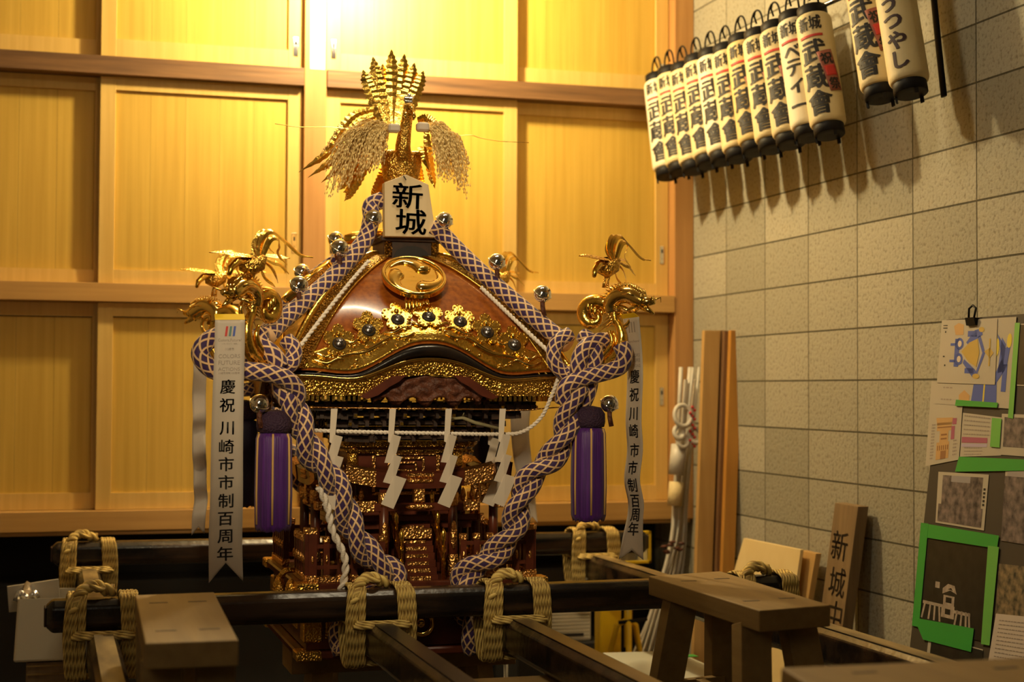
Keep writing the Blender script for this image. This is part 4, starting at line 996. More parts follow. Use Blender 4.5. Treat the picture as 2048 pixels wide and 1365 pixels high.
def lashing(label):
    x, y = LX[1], NY
    t = thing('rope_lashing', label, 'rope', (x, y, LZ-LH/2-.02), 'straw rope lashings at the pole crossings')
    zt, zb2 = PZ+TH/2+.010, LZ-LH/2-.016; yh = TH/2+.010; rnd = random.Random(2)
    for sg in (-1, 1):
        b = B()
        for i in range(6):
            xx = x+sg*(LW/2+.013+.0098*i); j = rnd.uniform(-.002, .002); lean = -sg*.012*(1 if i > 3 else .5)
            P = [V(xx+lean, y-yh+.012, zt-.006+j), V(xx+lean*.6, y-yh-.001, zt-.022), V(xx+j, y-yh-.002, PZ-TH/2), V(xx-sg*.004, y-yh*.9, zb2+.04), V(xx-sg*.008, y-yh*.6, zb2+j), V(xx-sg*.008, y+yh*.6, zb2+j), V(xx-sg*.004, y+yh*.9, zb2+.04), V(xx, y+yh+.002, PZ-TH/2), V(xx+lean*.6, y+yh+.001, zt-.022), V(xx+lean, y+yh-.012, zt-.006), V(xx+lean, y, zt+.002+j)]
            b.tube(smoothpath(P+[P[0]], 3)[:-1], .0064, 8, closed=True)
        b.build('rope_band', M['straw'], t)
    b = B(); zz = PZ-TH/2-.001
    for i in range(3):
        hw = LW/2+.030+.005*i; P = [V(x+hw*sx, y+(yh+.014+.004*i)*sy, zz-.006*i) for sx, sy in ((-1, -1), (-.5, -1.12), (.5, -1.12), (1, -1), (1.08, 0), (1, 1), (0, 1.1), (-1, 1), (-1.08, 0))]
        b.tube(smoothpath(P+[P[0]], 3)[:-1], .0066, 8, closed=True)
    b.build('rope_wrap', M['straw'], t); b = B()
    for i in range(4): b.tube([V(x-LW/2-.02, y-.025+.016*i, zb2+.001), V(x+LW/2+.02, y-.025+.016*i, zb2+.001)], .005, 6)
    b.build('under_wrap', M['straw'], t)
    b = B(); kp = [V(x-.085, y-.052, PZ+.005), V(x-.070, y-.040, zt-.004), V(x-.048, y-.020, zt+.018), V(x-.022, y-.012, zt+.024), V(x+.004, y-.006, zt+.012), V(x+.03, y+.008, zt+.006)]
    for w in (0, 1): twisted(b, kp, .011, .008, 3.5, 0, 50, w)
    b.tube([V(x-.02+.020*cos(a), y-.016+.016*sin(a), zt+.018+.004*sin(a*2)) for a in [i*.5 for i in range(13)]], .0085, 8, closed=True)
    b.build('rope_knot', M['straw'], t)
    return t
l0 = lashing('straw rope lashing tying the front cross pole to the left middle pole')
for x, y, lb in ((LX[2], NY, 'straw rope lashing tying the front cross pole to the right middle pole'), (LX[0], NY, 'straw rope lashing at the left end of the front cross pole, beside the wooden bench'),
                 (LX[3], NY, 'straw rope lashing at the right end of the front cross pole, behind the brown trestle'), (LX[0], FY, 'straw rope lashing at the left end of the rear cross pole'),
                 (LX[3], FY, 'straw rope lashing at the right end of the rear cross pole, by the yellow frame')):
    dup(l0, (x-LX[1], y-NY, 0), lb)
# trestle stools
def trestle(label, quad, Z, th, legs=True, wsp=.09, splay=.20, bw=.062, rail=True, tenon=True):
    q = [W(u, v, Z=Z) for u, v in quad]                  # back-left, back-right, front-right, front-left
    t = thing('wooden_trestle', label, 'trestle', tuple(sum(q, V(0, 0, 0))/4-V(0, 0, Z)), 'wooden trestles for the poles')
    b = B(); b.add(q+[p-V(0, 0, th) for p in q], [(3, 2, 1, 0), (4, 5, 6, 7), (0, 1, 5, 4), (1, 2, 6, 5), (2, 3, 7, 6), (3, 0, 4, 7)]); top = b.build('top', M['stool'], t, bevel=.003)
    c = sum(q, V(0, 0, 0))/4; ln = ((q[2]+q[3])/2-(q[0]+q[1])/2); wd = ((q[1]+q[2])/2-(q[0]+q[3])/2)
    if tenon:
        b = B()
        for s in (-1, 1):
            for w in (-1, 1):
                p = c+ln*(.29*s)+wd*(.24*w); b.box(p, (.045, .012, .0016), Matrix.Rotation(0, 4, 'Z'))
        b.build('tenon_mark', M['darkw'], top)
    if legs:
        for s in (-1, 1):
            for w in (-1, 1):
                a = c+ln*(.33*s)+wd*(.30*w)-V(0, 0, th); e = c+ln*(.33*s)+ln.normalized()*(splay*s)+wd.normalized()*(wd.length*.30+wsp)*w; e.z = 0
                b = B(); b.bar(a, e, .085, bw, up=ln.normalized()); b.build('leg', M['stool'], t, bevel=.002)
        for s in (-1, 1):
            a = c+ln*(.36*s)-wd*.35; e = c+ln*(.36*s)+wd*.35; a.z = e.z = Z-.32
            b = B(); b.bar(a, e, .03, .055); b.build('stretcher', M['stool'], t, bevel=.002)
        if rail:
            a = c-ln*.36; e = c+ln*.36; a.z = e.z = Z-.32; b = B(); b.bar(a, e, .03, .055); b.build('rail', M['stool'], t, bevel=.002)
    return t
trestle('brown wooden trestle with splayed legs, in front of the block wall on the right', ((1297, 1153), (1441, 1143), (1661, 1211), (1519, 1222)), .905, .055)
trestle('low brown wooden bench at the left, standing over the front cross pole', ((270, 1191), (428, 1185), (477, 1281), (290, 1288)), .92, .055, splay=.03, wsp=-.02)
trestle('wooden trestle cut off by the bottom right corner', ((1562, 1336), (2080, 1315), (2420, 1400), (1700, 1420)), .955, .05)
def support(name, label, x0, x1, y, top, h, cat='support'):
    t = thing(name, label, cat, ((x0+x1)/2, y, 0), 'wooden supports under the poles'); b = B()
    b.box(((x0+x1)/2, y, top-.045), (x1-x0, .20, .09)); b.build('top', M['stool'], t, bevel=.003)
    for s in (-1, 1):
        xx = (x0+x1)/2+s*((x1-x0)/2-.12)
        for w in (-1, 1): b = B(); b.bar((xx, y+w*.06, top-.09), (xx+s*.05, y+w*.15, 0), .07, .06); b.build('leg', M['stool'], t)
    b = B(); b.box(((x0+x1)/2, y, .25), (x1-x0-.2, .03, .05)); b.build('rail', M['stool'], t); return t
ZS = LZ-LH/2-.001
support('pole_support', 'long brown wooden support under the middle poles, in front of the shrine', -2.22, -1.52, -2.83, ZS, .1)
support('shrine_stand', 'brown wooden stand carrying the base of the shrine', -2.22, -1.46, -1.83, .618, .1)
# ================================================================== things on the right
# leaning boards in the corner
def board(label, u0, u1, v, X, y_, zb_, lean, thick, mt, group='boards leaning in the corner', w=None):
    """board standing on the floor, its face towards the viewer, leaning back to the wall"""
    a = W(u0, v, Y=y_); c = W(u1, v, Y=y_); t = thing('plank', label, 'plank', ((a.x+c.x)/2-lean, y_-.12, 0), group)
    b = B(); H = a.z; ps = []
    for yy in (0, thick):
        ps += [V(a.x-lean, y_-.12+yy, 0), V(c.x-lean, y_-.12+yy, 0), V(c.x, y_+yy, H), V(a.x, y_+yy, H)]
    b.add(ps, [(3, 2, 1, 0), (4, 5, 6, 7), (0, 1, 5, 4), (1, 2, 6, 5), (2, 3, 7, 6), (3, 0, 4, 7)]); b.build('timber', mt, t, bevel=.002); return t
board('wide pale plank leaning in the corner, leftmost of the boards', 1409, 1441, 661, 0, -.45, 0, .115, .03, M['plank'])
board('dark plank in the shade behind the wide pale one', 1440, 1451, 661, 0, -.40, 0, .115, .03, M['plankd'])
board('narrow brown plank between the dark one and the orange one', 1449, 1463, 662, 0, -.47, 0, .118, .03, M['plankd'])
board('narrow orange plank nearest the block wall', 1462, 1486, 661, 0, -.50, 0, .122, .03, mat('orange_plank_wood', (.58, .28, .05), .5, 0, (.50, .22, .035), 3, 1, (8, 8, .4)))
# bundle of banner poles
bp = thing('banner_poles', 'bundle of white plastic banner poles leaning in the corner, tied with tape', 'poles', (W(1345, 1180, Y=-.30).x, -.30, 0))
rnd = random.Random(4)
for i, (u0, u1, u2) in enumerate(((1262, 1350, 1362), (1275, 1355, 1372), (1288, 1360, 1380), (1300, 1366, 1392), (1250, 1362, 1386), (1310, 1372, 1396), (1330, 1375, 1398))):
    y = -.24+.022*(i % 4); b = B(); P = [W(u0, 1345, Y=y-.12), W(lerp(u0, u1, .8), 1130, Y=y-.08), W(u1, 985, Y=y-.03), W(u2, 760 if i % 2 else 735, Y=y)]
    z0 = P[0]; d = (P[0]-P[1]); P[0] = P[1]+d*((P[1].z-.0)/(P[1].z-P[0].z)) if P[0].z > 0 else P[0]
    b.tube(smoothpath(P, 4), .010 if i < 4 else .006, 9); b.build('pole', M['tube'], bp)
b = B(); b.tube([W(1353, 965, Y=-.31), W(1349, 1012, Y=-.32)], .034, 14); b.build('tape_wrap', M['tan'], bp)
b = B(); b.tube([W(1358, 890, Y=-.31), W(1352, 950, Y=-.32)], .036, 14); b.build('white_sleeve', M['tube'], bp)
for u, v, r in ((1366, 832, 22), (1358, 866, 12), (1365, 882, 13), (1390, 872, 15)):
    c = W(u, v, Y=-.35); b = B(); k = r*6.9/3134; b.tube([c+V(k*.85*cos(a), .01*sin(a), k*sin(a)) for a in [2*pi*i/20 for i in range(20)]], .011, 8, closed=True); b.build('pole_ring', M['tube'], bp)
b = B()
for i in range(14): p = W(1385+5*sin(i*2.1), 815+6*i, Y=-.36); b.ball(p, .008, 6)
b.build('red_string', M['red'], bp)
b = B()
for i in range(8): p = W(1345+18*sin(i*1.7), 1085+3*i, Y=-.42); b.ball(p, .011, 6, sc=(1.6, 1, .7))
b.build('tie', M['carve'], bp)
# panels against the block wall
def slab(name, label, cat, pts, th, m, nrm=V(-1, 0, 0), group=None):
    t = thing(name, label, cat, tuple(sum(pts, V(0, 0, 0))/len(pts)), group); b = B(); n = len(pts)
    b.add(list(pts)+[p-nrm*th for p in pts], [tuple(range(n)), tuple(range(2*n-1, n-1, -1))]+[(i, n+i, n+(i+1) % n, (i+1) % n) for i in range(n)]); b.build('panel', m, t, bevel=.002); return t
def WX(u, v, x): return W(u, v, X=x)
def lean(u, v, x, z0=0.0): return WX(u, v, x)
def down(p, q, z=0.0):                                    # carry the edge q->p on down to the floor
    d = p-q; return p+d*((p.z-z)/(q.z-p.z))
a, b_ = WX(1487, 1077, -.10), WX(1601, 1100, -.10); c_, d_ = WX(1590, 1180, -.13), WX(1470, 1135, -.13)
slab('cream_panel', 'cream board leaning on the block wall behind the brown trestle', 'board', [a, b_, down(c_, b_, .02), down(d_, a, .02)], .015, M['ply'])
a, b_ = WX(1602, 1101, -.06), WX(1632, 1108, -.06); c_, d_ = WX(1616, 1200, -.09), WX(1587, 1192, -.09)
slab('short_plank', 'short brown plank standing beside the cream board', 'plank', [a, b_, down(c_, b_, .02), down(d_, a, .02)], .025, M['plank'])
a, b_ = WX(1670, 1006, -.07), WX(1716, 1014, -.07); c_, d_ = WX(1683, 1270, -.13), WX(1637, 1255, -.13)
t = slab('lettered_board', 'weathered board with carved brush characters leaning on the block wall', 'board', [a, b_, down(c_, b_, .02), down(d_, a, .02)], .045, M['weather'])
ex = (b_-a).normalized(); ey = (a-d_).normalized(); nn = ex.cross(ey); b = B()
for ch, u, v in (('新', 1679, 1092), ('城', 1674, 1165), ('中', 1669, 1232)): p = Wp(u, v, a+nn*.0015, nn); glyph_on(b, ch, p, ex, ey, .12, .004, sx=1.1)
b.build('lettering', mat('faded_brown_ink', (.075, .05, .028), .8), t)
# boxes and small things on the floor behind the poles
def crate(name, label, cat, c, d, m, lid=None, group=None):
    t = thing(name, label, cat, (c[0], c[1], c[2]-d[2]/2), group); b = B(); b.box(c, d, ch=.006); b.build('body', m, t)
    if lid: b = B(); b.box((c[0], c[1], c[2]+d[2]/2+.008), (d[0]+.012, d[1]+.012, .016), ch=.004); b.build('lid', lid, t)
    return t
p = W(1148, 1240, Y=-.30); t = crate('white_box', 'ribbed white plastic box on the floor behind the right middle pole', 'box', (p.x-.05, -.10, p.z-.02), (.30, .30, .17), M['whitep'])
b = B()
for i in range(9): b.box((p.x-.05, -.253, p.z-.09+.016*i), (.285, .006, .006))
b.build('ribs', M['whitep'], t); b = B(); b.box((p.x+.0, -.258, p.z-.075), (.12, .003, .012)); b.build('handle_slot', M['ink'], t)
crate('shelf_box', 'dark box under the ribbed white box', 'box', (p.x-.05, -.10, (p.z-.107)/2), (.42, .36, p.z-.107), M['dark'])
p = W(1218, 1218, Y=-.42); crate('yellow_case', 'yellow plastic case beside the ribbed white box', 'box', (p.x-.005, -.42, .30), (.100, .08, .60), M['yellow'])
st = thing('yellow_stand', 'yellow three-legged stand in front of the white poles', 'stand', tuple(W(1255, 1300, Y=-.62)*1)); st.location.z = .1; q = W(1256, 1230, Y=-.62)
b = B(); b.tube([q+V(0, 0, .05), q-V(0, 0, .14)], .017, 12); b.build('post', M['yellow'], st)
for a in (.5, 2.6, 4.4):
    b = B(); b.tube([q-V(0, 0, .02), q+V(.05*cos(a), .05*sin(a), -.05), V(q.x+.13*cos(a), q.y+.13*sin(a), .10)], .013, 9); b.build('leg', M['yellow'], st)
b = B(); b.tube([q+V(0, 0, .13), q+V(0, 0, .04)], .028, 12); b.build('socket', M['blackp'], st); b = B(); b.tube([q+V(-.05, -.02, -.03), q+V(.08, -.02, -.02)], .008, 8); b.build('clamp', M['blackp'], st)
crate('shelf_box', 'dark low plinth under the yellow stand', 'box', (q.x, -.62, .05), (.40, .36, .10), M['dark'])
p0, p1 = W(1226, 1064, Y=-.50), W(1301, 1127, Y=-.50)
t = thing('framed_mirror', 'small yellow-framed mirror behind the right end of the rear pole', 'frame', (p0.x/2+p1.x/2, -.50, p1.z)); b = B(); w = .013
x0, x1, z0, z1 = p0.x, p1.x, p1.z, p0.z; frame(b, 0, 0, 0, 0, 0, 0) if 0 else None
for c, d in ((((x0+x1)/2, -.5, z0+w/2), (x1-x0, .02, w)), (((x0+x1)/2, -.5, z1-w/2), (x1-x0, .02, w)), ((x0+w/2, -.5, (z0+z1)/2), (w, .02, z1-z0)), ((x1-w/2, -.5, (z0+z1)/2), (w, .02, z1-z0))): b.box(c, d, ch=.002)
b.build('rim', M['yellow'], t); b = B(); b.box(((x0+x1)/2, -.497, (z0+z1)/2), (x1-x0-w, .004, z1-z0-w)); b.build('glass', M['glass'], t)
b = B(); b.bar(((x0+x1)/2, -.49, z0+.01), ((x0+x1)/2+.02, -.42, .0), .02, .012); b.build('prop', M['plankd'], t)
# clear lid box and folded sheet
q4 = [W(u, v, Z=.42) for u, v in ((1205, 1306), (1352, 1302), (1450, 1345), (1330, 1370))]
t = thing('storage_box', 'frosted plastic storage box on the floor beyond the brown trestle', 'box', (q4[0].x/2+q4[2].x/2, q4[0].y/2+q4[2].y/2, 0)); b = B()
b.add(q4+[p-V(0, 0, .025) for p in q4], [(3, 2, 1, 0), (4, 5, 6, 7), (0, 1, 5, 4), (1, 2, 6, 5), (2, 3, 7, 6), (3, 0, 4, 7)]); b.build('lid', mat('frosted_lid', (.52, .53, .46), .35), t, bevel=.004)
cq = sum(q4, V(0, 0, 0))/4; qq = [cq+(p-cq)*.94 for p in q4]; b = B(); b.add([p-V(0, 0, .026) for p in qq]+[V(p.x, p.y, 0) for p in qq], [(3, 2, 1, 0), (4, 5, 6, 7), (0, 1, 5, 4), (1, 2, 6, 5), (2, 3, 7, 6), (3, 0, 4, 7)]); b.build('tub', M['whitep'], t)
p = W(1368, 1313, Z=.4215); b = B(); b.box(p, (.10, .05, .002)); b.build('tape', M['green'], t)
# folding white rack below the shrine
p = W(970, 1330, Y=-1.55); t = thing('white_rack', 'white folding rack on the floor under the shrine', 'rack', (p.x, -1.5, 0)); b = B()
b.tube([W(930, 1338, Y=-1.55), W(960, 1325, Y=-1.5), W(1012, 1316, Y=-1.45)], .010, 9); b.tube([W(930, 1338, Y=-1.55), V(W(930, 1338, Y=-1.55).x, -1.55, 0)], .008, 8); b.tube([W(1012, 1316, Y=-1.45), V(W(1012, 1316, Y=-1.45).x, -1.45, 0)], .008, 8); b.build('tube_frame', M['tube'], t)
b = B(); b.box(W(915, 1325, Y=-1.5), (.06, .05, .03), ch=.004); b.build('corner_block', M['whitep'], t)
# ================================================================== things on the left
p0, p1 = W(30, 1200, Y=-1.05), W(165, 1318, Y=-1.05)
t = thing('white_basket', 'white plastic tub at the left, behind the end of the front pole', 'tub', ((p0.x+p1.x)/2, -.9, p1.z)); b = B(); cx = (p0.x+p1.x)/2; wx = (p1.x-p0.x)
for z0, z1, k0, k1, th in ((p1.z, p0.z, 1.0, .90, 0),):
    b.add([V(cx+sx*wx/2*k, -.9+sy*.16*k, z) for z, k in ((z0, k0), (z1, k1)) for sx, sy in ((-1, -1), (1, -1), (1, 1), (-1, 1))], [(3, 2, 1, 0), (0, 1, 5, 4), (1, 2, 6, 5), (2, 3, 7, 6), (3, 0, 4, 7)])
b.build('tub', M['whitep'], t, solid=.006, bevel=.006)
b = B(); b.grid(lambda i, j: V(lerp(W(48, 1, Y=-1.0).x, W(92, 1, Y=-1.0).x, i), -.98+.2*j, W(50, 1218, Y=-1.0).z+.055+.02*sin(i*9)*cos(j*5)-.03*abs(i*2-1)), 14, 8); o = b.build('foil_packet', M['pearl'], None, solid=.02, org=V(cx-.03, -.95, p0.z)); tag(o, 'crinkled silver foil packet lying in the white tub', 'packet')
b = B(); y = -.78; pts = [W(u, v, Y=y) for u, v in ((14, 1173), (117, 1158), (122, 1215), (18, 1225))]; 
slab('grey_lid', 'grey plastic lid standing behind the white tub', 'lid', [p for p in pts[::-1]], .012, M['greyp'], V(0, 1, 0)*1)
p2 = W(55, 1330, Y=-1.0)
t = crate('ribbed_crate', 'ribbed cardboard crate under the white tub', 'box', (cx+.015, -.9, p1.z/2-.004), (wx*.78, .30, p1.z-.01), M['weather'])
b = B()
for i in range(10): b.box((cx+.015, -1.053, p1.z-.02-.03*i), (wx*.76, .006, .006))
b.build('ribs', M['stool'], t)
crate('low_cabinet', 'long dark cabinet standing below the sliding doors', 'cabinet', (-2.1, .30, .30), (3.2, .34, .60), M['dark'])
# ================================================================== paper lanterns on the right wall
XR = W(1322, 250, Y=-.13).x
def cyl_text(b, ch, ax, phi, h, r, size, off, H0, sx=1.0, tiltdeg=0):
    """wrap one glyph on the lantern: ax = transform with local z along the axis"""
    vs, fs, w, hh = glyph(ch, 0, 0, .16); tr = math.radians(tiltdeg); ct, st = cos(tr), sin(tr); out = []
    for dx, dy in (BOLD if off else BOLD[:1]):
        out = []
        for v in vs:
            x, y = (v.x+dx*off)*size*sx, (v.y+dy*off*.45)*size; x, y = x*ct-y*st, x*st+y*ct
            a = phi+x/r; out.append(ax @ V(r*cos(a), r*sin(a), h+y))
        b.add(out, fs)
def cyl_patch(b, ax, phi, h, r, w, hh, tiltdeg=0, n=6):
    tr = math.radians(tiltdeg); ct, st = cos(tr), sin(tr)
    def fn(i, j):
        x, y = (i-.5)*w, (j-.5)*hh; x, y = x*ct-y*st, x*st+y*ct; a = phi+x/r; return ax @ V(r*cos(a), r*sin(a), h+y)
    b.grid(fn, n, n)
def lantern(label, c, R3, r, H, phi, words, small, paper, stamp=None, brush=False, group='paper lanterns on the wall rod'):
    ax = Matrix.Translation(c) @ R3; t = thing('paper_lantern', label, 'lantern', tuple(c), group)
    b = B(); n = int(H/.006); pf = []
    for i in range(n*2+1):
        z = -H/2+H*i/(n*2); e = min(1, (H/2-abs(z))/.022); pf.append(((r-.0012*(i % 2))*(.80+.20*sqrt(max(0, 1-(1-e)**2))), z))
    b.lathe(pf, 30, ax, True, False); b.build('paper_body', paper, t)
    for sg, nm in ((1, 'top_cap'), (-1, 'bottom_cap')):
        b = B(); b.lathe([(r*.80, sg*(H/2-.004)), (r*.84, sg*(H/2+.001)), (r*.84, sg*(H/2+.036)), (r*.78, sg*(H/2+.038)), (.001, sg*(H/2+.030))], 26, ax)
        if sg < 0:
            for a in (0, 2.1, 4.2): q = phi+.7+a; b.add([ax @ V(r*.80*cos(q+d)*k, r*.80*sin(q+d)*k, z) for z in (-H/2-.036, -H/2-.058) for d, k in ((-.12, 1.0), (.12, 1.0), (.12, .88), (-.12, .88))], [(3, 2, 1, 0), (4, 5, 6, 7), (0, 1, 5, 4), (1, 2, 6, 5), (2, 3, 7, 6), (3, 0, 4, 7)])
        b.build(nm, M['blackp'], t)
    b = B(); e = V(0, 1, 0)
    b.tube([ax @ V(r*.8*cos(a)*.0, r*.82*cos(a), H/2+.036+.095*sin(a)**.7) for a in [pi*i/14 for i in range(15)]], .0042, 7)
    b.tube([ax @ V(0, 0, H/2+.130), ax @ V(.02, .05, H/2+.138), ax @ V(.04, .075, H/2+.12)], .0042, 7); b.build('handle', M['blackp'], t)
    R1 = r+.0012; b = B()
    if brush:
        for i, ch in enumerate(words): cyl_text(b, ch, ax, phi-.10+.07*i, H*(.12-.157*i), R1, .074, .045, H)
    else:
        if small:
            for j, ch in enumerate('新城'): cyl_text(b, ch, ax, phi-.34+.68*j, H*.385, R1, .062, .030, H, .80 if j else .70)
        for i, ch in enumerate(words):
            hh = (.125, -.105, -.335) if len(words) == 3 else (.165, .02, -.155, -.33)
            cyl_text(b, ch, ax, phi+.02, H*hh[i], R1, .103 if len(words) == 3 else .082, .034, H, 1.0)
    b.build('lettering', mat('purple_black_ink', (.04, .015, .02), .6) if brush else M['ink'], t)
    if small: b = B(); cyl_patch(b, ax, phi+.02, H*.268, R1, .092, .010, 0, 8); b.build('red_bar', M['red'], t, solid=.0006)
    if stamp:
        R2 = r+.0022; b = B(); cyl_patch(b, ax, phi+stamp, -H*.06, R2, .060, .165, 12); o = b.build('red_stamp', mat('stamp_paper', (.32, .10, .07), .7), t, solid=.0006)
        b = B(); cyl_patch(b, ax, phi+stamp, -H*.062, R2+.0012, .048, .042, 12); b.build('red_centre', M['red'], o, solid=.0004)
        b = B()
        for ch, d in (('祝', .048), ('祭', -.052)): cyl_text(b, ch, ax, phi+stamp-d*.21/R2, -H*.06+d, R2+.0014, .050, .03, H, 1, 12)
        b.build('stamp_lettering', M['ink'], o)
    return t
pt, pb = W(1626, 33, X=XR), W(1657, 250, X=XR); Lh = (pt-pb).length; up = (pt-pb).normalized()
tilt = atan2(up.y, up.z); R3 = Matrix.Rotation(-tilt, 4, 'X'); PHI = math.radians(-134)
cA, cB = W(1325, 252, X=XR), (pt+pb)/2
papers = [M['lantw'], M['lantern'], M['lantern'], M['lantern'], M['lantw'], M['lantern'], M['lanty'], M['lantern'], M['lantern'], M['lantw'], M['lantern']]
ordw = ['first', 'second', 'third', 'fourth', 'fifth', 'sixth', 'seventh', 'eighth', 'ninth']
protos = {}
for i in range(11):
    c = cA.lerp(cB, i/10)+V(0, 0, .006*sin(i*2.3))
    if i == 10: lb = 'paper lantern nearest the front of the long row, with a red stamp on its side'
    elif i == 9: lb = 'white paper lantern with four large syllable characters, next to the front of the row'
    else: lb = ordw[i]+' paper lantern from the cupboard corner in the row on the wall rod'
    if i == 9: lantern(lb, c, R3, .068, Lh, PHI-.1, 'ベティー', True, papers[i], None)
    else: lantern(lb, c, R3, .068, Lh, PHI+.12*sin(i*3.1), '武蔵會', True, papers[i], .86 if i != 4 else None)
lantern('paper lantern with large characters and a red stamp, behind the brush-lettered one', W(1742, 62, X=XR), R3, .068, Lh, PHI-.25, '武蔵會', True, M['lantern'], .95)
lantern('paper lantern with flowing brushed syllables, at the right of the wall', W(1800, 48, X=XR), R3, .068, Lh, PHI-.15, 'うつやし', False, M['lantern'], None, True)
rod = B(); zr = lambda c: c+up*(Lh/2+.085)
ra = zr(cA.lerp(cB, -.1)); rb = zr(cA.lerp(cB, 1.0)); d = (rb-ra); ra = ra+V(.055, 0, -.03); rb = rb+V(.055, 0, -.03); rod.tube([ra, rb+d*.75], .010, 10)
o = rod.build('hanging_rod', M['steel'], None, org=ra); tag(o, 'thin metal rod along the block wall that carries the paper lanterns', 'rod')
for f in (.35, 1.2):
    q = ra.lerp(rb, f); b = B(); b.tube([q, V(0, q.y, q.z-.02)], .008, 8); b.build('rod_bracket', M['steel'], o)
# strap hanging beside the big lantern
t = thing('black_strap', 'black strap hanging down the wall beside the big brush-lettered lantern', 'strap', tuple(W(1888, 193, X=-.03))); b = B()
P = [W(1862, -90, X=-.05), W(1868, 0, X=-.05), W(1878, 100, X=-.045), W(1888, 193, X=-.04)]; b.tube(P, .016, 8, flat=.5); b.build('webbing', M['blackp'], t)
# ================================================================== notice board leaning on the right wall
O = W(1893, 640, X=-.10); OB = W(1822, 1330, X=-.25); EY = (O-OB); EY.y = 0; EY.normalize(); EX = V(0, -1, 0); NN = EX.cross(EY).normalized()
if NN.x > 0: NN = -NN
def BP(u, v, k=0): return Wp(u, v, O+NN*(.002*k), NN)
Hb = O.z/EY.z; t = thing('notice_board', 'dark notice board covered with papers and photos, leaning on the block wall', 'board', tuple(O-EY*Hb)); b = B()
c4 = [O-EY*Hb, O+EX*1.6-EY*Hb, O+EX*1.6, O]; b.add(c4+[p-NN*.012 for p in c4], [(0, 1, 2, 3), (7, 6, 5, 4)]+[(i, 4+i, 4+(i+1) % 4, (i+1) % 4) for i in range(4)]); b.build('panel', M['board'], t)
paper_m = mat('warm_white_paper', (.47, .42, .335), .8)
def sheet(name, label, cat, quad, k, m=None, group='papers on the notice board'):
    t = thing(name, label, cat, tuple(BP(*quad[3], k)), group); b = B(); q = [BP(u, v, k) for u, v in quad]
    b.add(q, [(3, 2, 1, 0)]); b.build('paper' if m in (None, paper_m) else 'print', m or paper_m, t, solid=.0006)
    def at(x, y, kk=.7): return q[0].lerp(q[1], x).lerp(q[3].lerp(q[2], x), y)+NN*(.0012*kk)
    return t, at
def marks(t, at, name, m, polys, kk=.7):
    b = B()
    for pl in polys: b.add([at(x, y, kk) for x, y in pl], [tuple(range(len(pl)))])
    return b.build(name, m, t)
def rect(x0, y0, x1, y1): return [(x0, y0), (x1, y0), (x1, y1), (x0, y1)]
def lines(x0, x1, y0, y1, n, seed=1, h=.35):
    rr = random.Random(seed); out = []
    for i in range(n):
        y = lerp(y0, y1, i/max(1, n-1)); s = (y1-y0)/max(1, n)*h; x = x0
        while x < x1-.01: w = min(rr.uniform(.02, .06), x1-x); out.append(rect(x, y-s/2, x+w, y+s/2)); x += w+.012
    return out
gold_p = mat('ochre_print', (.52, .35, .07), .7); brown_p = mat('brown_print', (.30, .14, .05), .7); tan_p = mat('tan_print', (.55, .33, .13), .7); mag_p = mat('magenta_print', (.38, .10, .17), .7); pale_p = mat('pale_print', (.66, .56, .45), .7); grn_p = mat('yellow_print', (.70, .55, .05), .7)
def ell(cx, cy, rx, ry, n=16): return [(cx+rx*cos(2*pi*i/n), cy+ry*sin(2*pi*i/n)) for i in range(n)]
t, at = sheet('poster', 'white drawing sheet behind the top one, with blue and yellow strokes along its right side', 'poster', ((1885, 643), (2033, 634), (2018, 818), (1870, 808)), 1.5)
marks(t, at, 'blue_drawing', M['blue'], [[(.84, .22), (.90, .30), (.88, .60), (.82, .62)], [(.78, .18), (.90, .34), (.96, .30), (.93, .55), (.80, .75), (.76, .70), (.86, .46)], rect(.88, .52, .94, .82), [(.52, .74), (.82, .72), (.84, .98), (.50, .98)]])
marks(t, at, 'yellow_drawing', grn_p, [ell(.94, .26, .03, .08), ell(.79, .33, .025, .10), rect(.655, .74, .675, .98)], 1.0)
marks(t, at, 'emblem', tan_p, [[(.33, .88), (.40, .82), (.48, .88), (.47, 1.0), (.34, .99)]]); marks(t, at, 'print', M['inkg'], lines(.10, .24, .80, .81, 1, 3, 1.5)+lines(.08, .24, .94, .95, 1, 4, 1.5))
t, at = sheet('poster', 'top white drawing sheet with a blue and gold picture turned sideways, under the black clip', 'poster', ((1884, 641), (1995, 638), (1990, 770), (1874, 766)), 2.5)
marks(t, at, 'blue_drawing', M['blue'], [rect(.50, .18, .66, .27), [(.62, .17), (.74, .14), (.76, .24), (.52, .40), (.48, .36)], ell(.36, .38, .075, .095), ell(.36, .62, .075, .095), rect(.28, .30, .36, .74), rect(.20, .37, .30, .41), rect(.20, .63, .30, .67), [(.46, .62), (.66, .78), (.72, .86), (.62, .90), (.44, .68)], rect(.48, .76, .64, .84), [(.72, .24), (.82, .52), (.70, .84), (.68, .80), (.77, .52), (.68, .28)]])
marks(t, at, 'gold_drawing', gold_p, [[(.40, .50), (.54, .36), (.68, .30), (.72, .52), (.68, .74), (.54, .66)], ell(.74, .16, .05, .04), ell(.68, .88, .06, .04), [(.80, .50), (.90, .44), (.96, .52), (.90, .60)], rect(.88, .30, .905, .72)], 1.0)
marks(t, at, 'white_drawing', pale_p, [ell(.37, .38, .035, .05), ell(.37, .62, .035, .05)], 1.3); marks(t, at, 'emblem', tan_p, [[(.24, .10), (.32, .05), (.42, .08), (.42, .24), (.28, .24)]])
marks(t, at, 'print', M['ink'], [rect(.04, .08, .12, .095), rect(.04, .12, .12, .135), ell(.09, .19, .012, .016), ell(.09, .58, .02, .012), ell(.12, .72, .012, .016)])
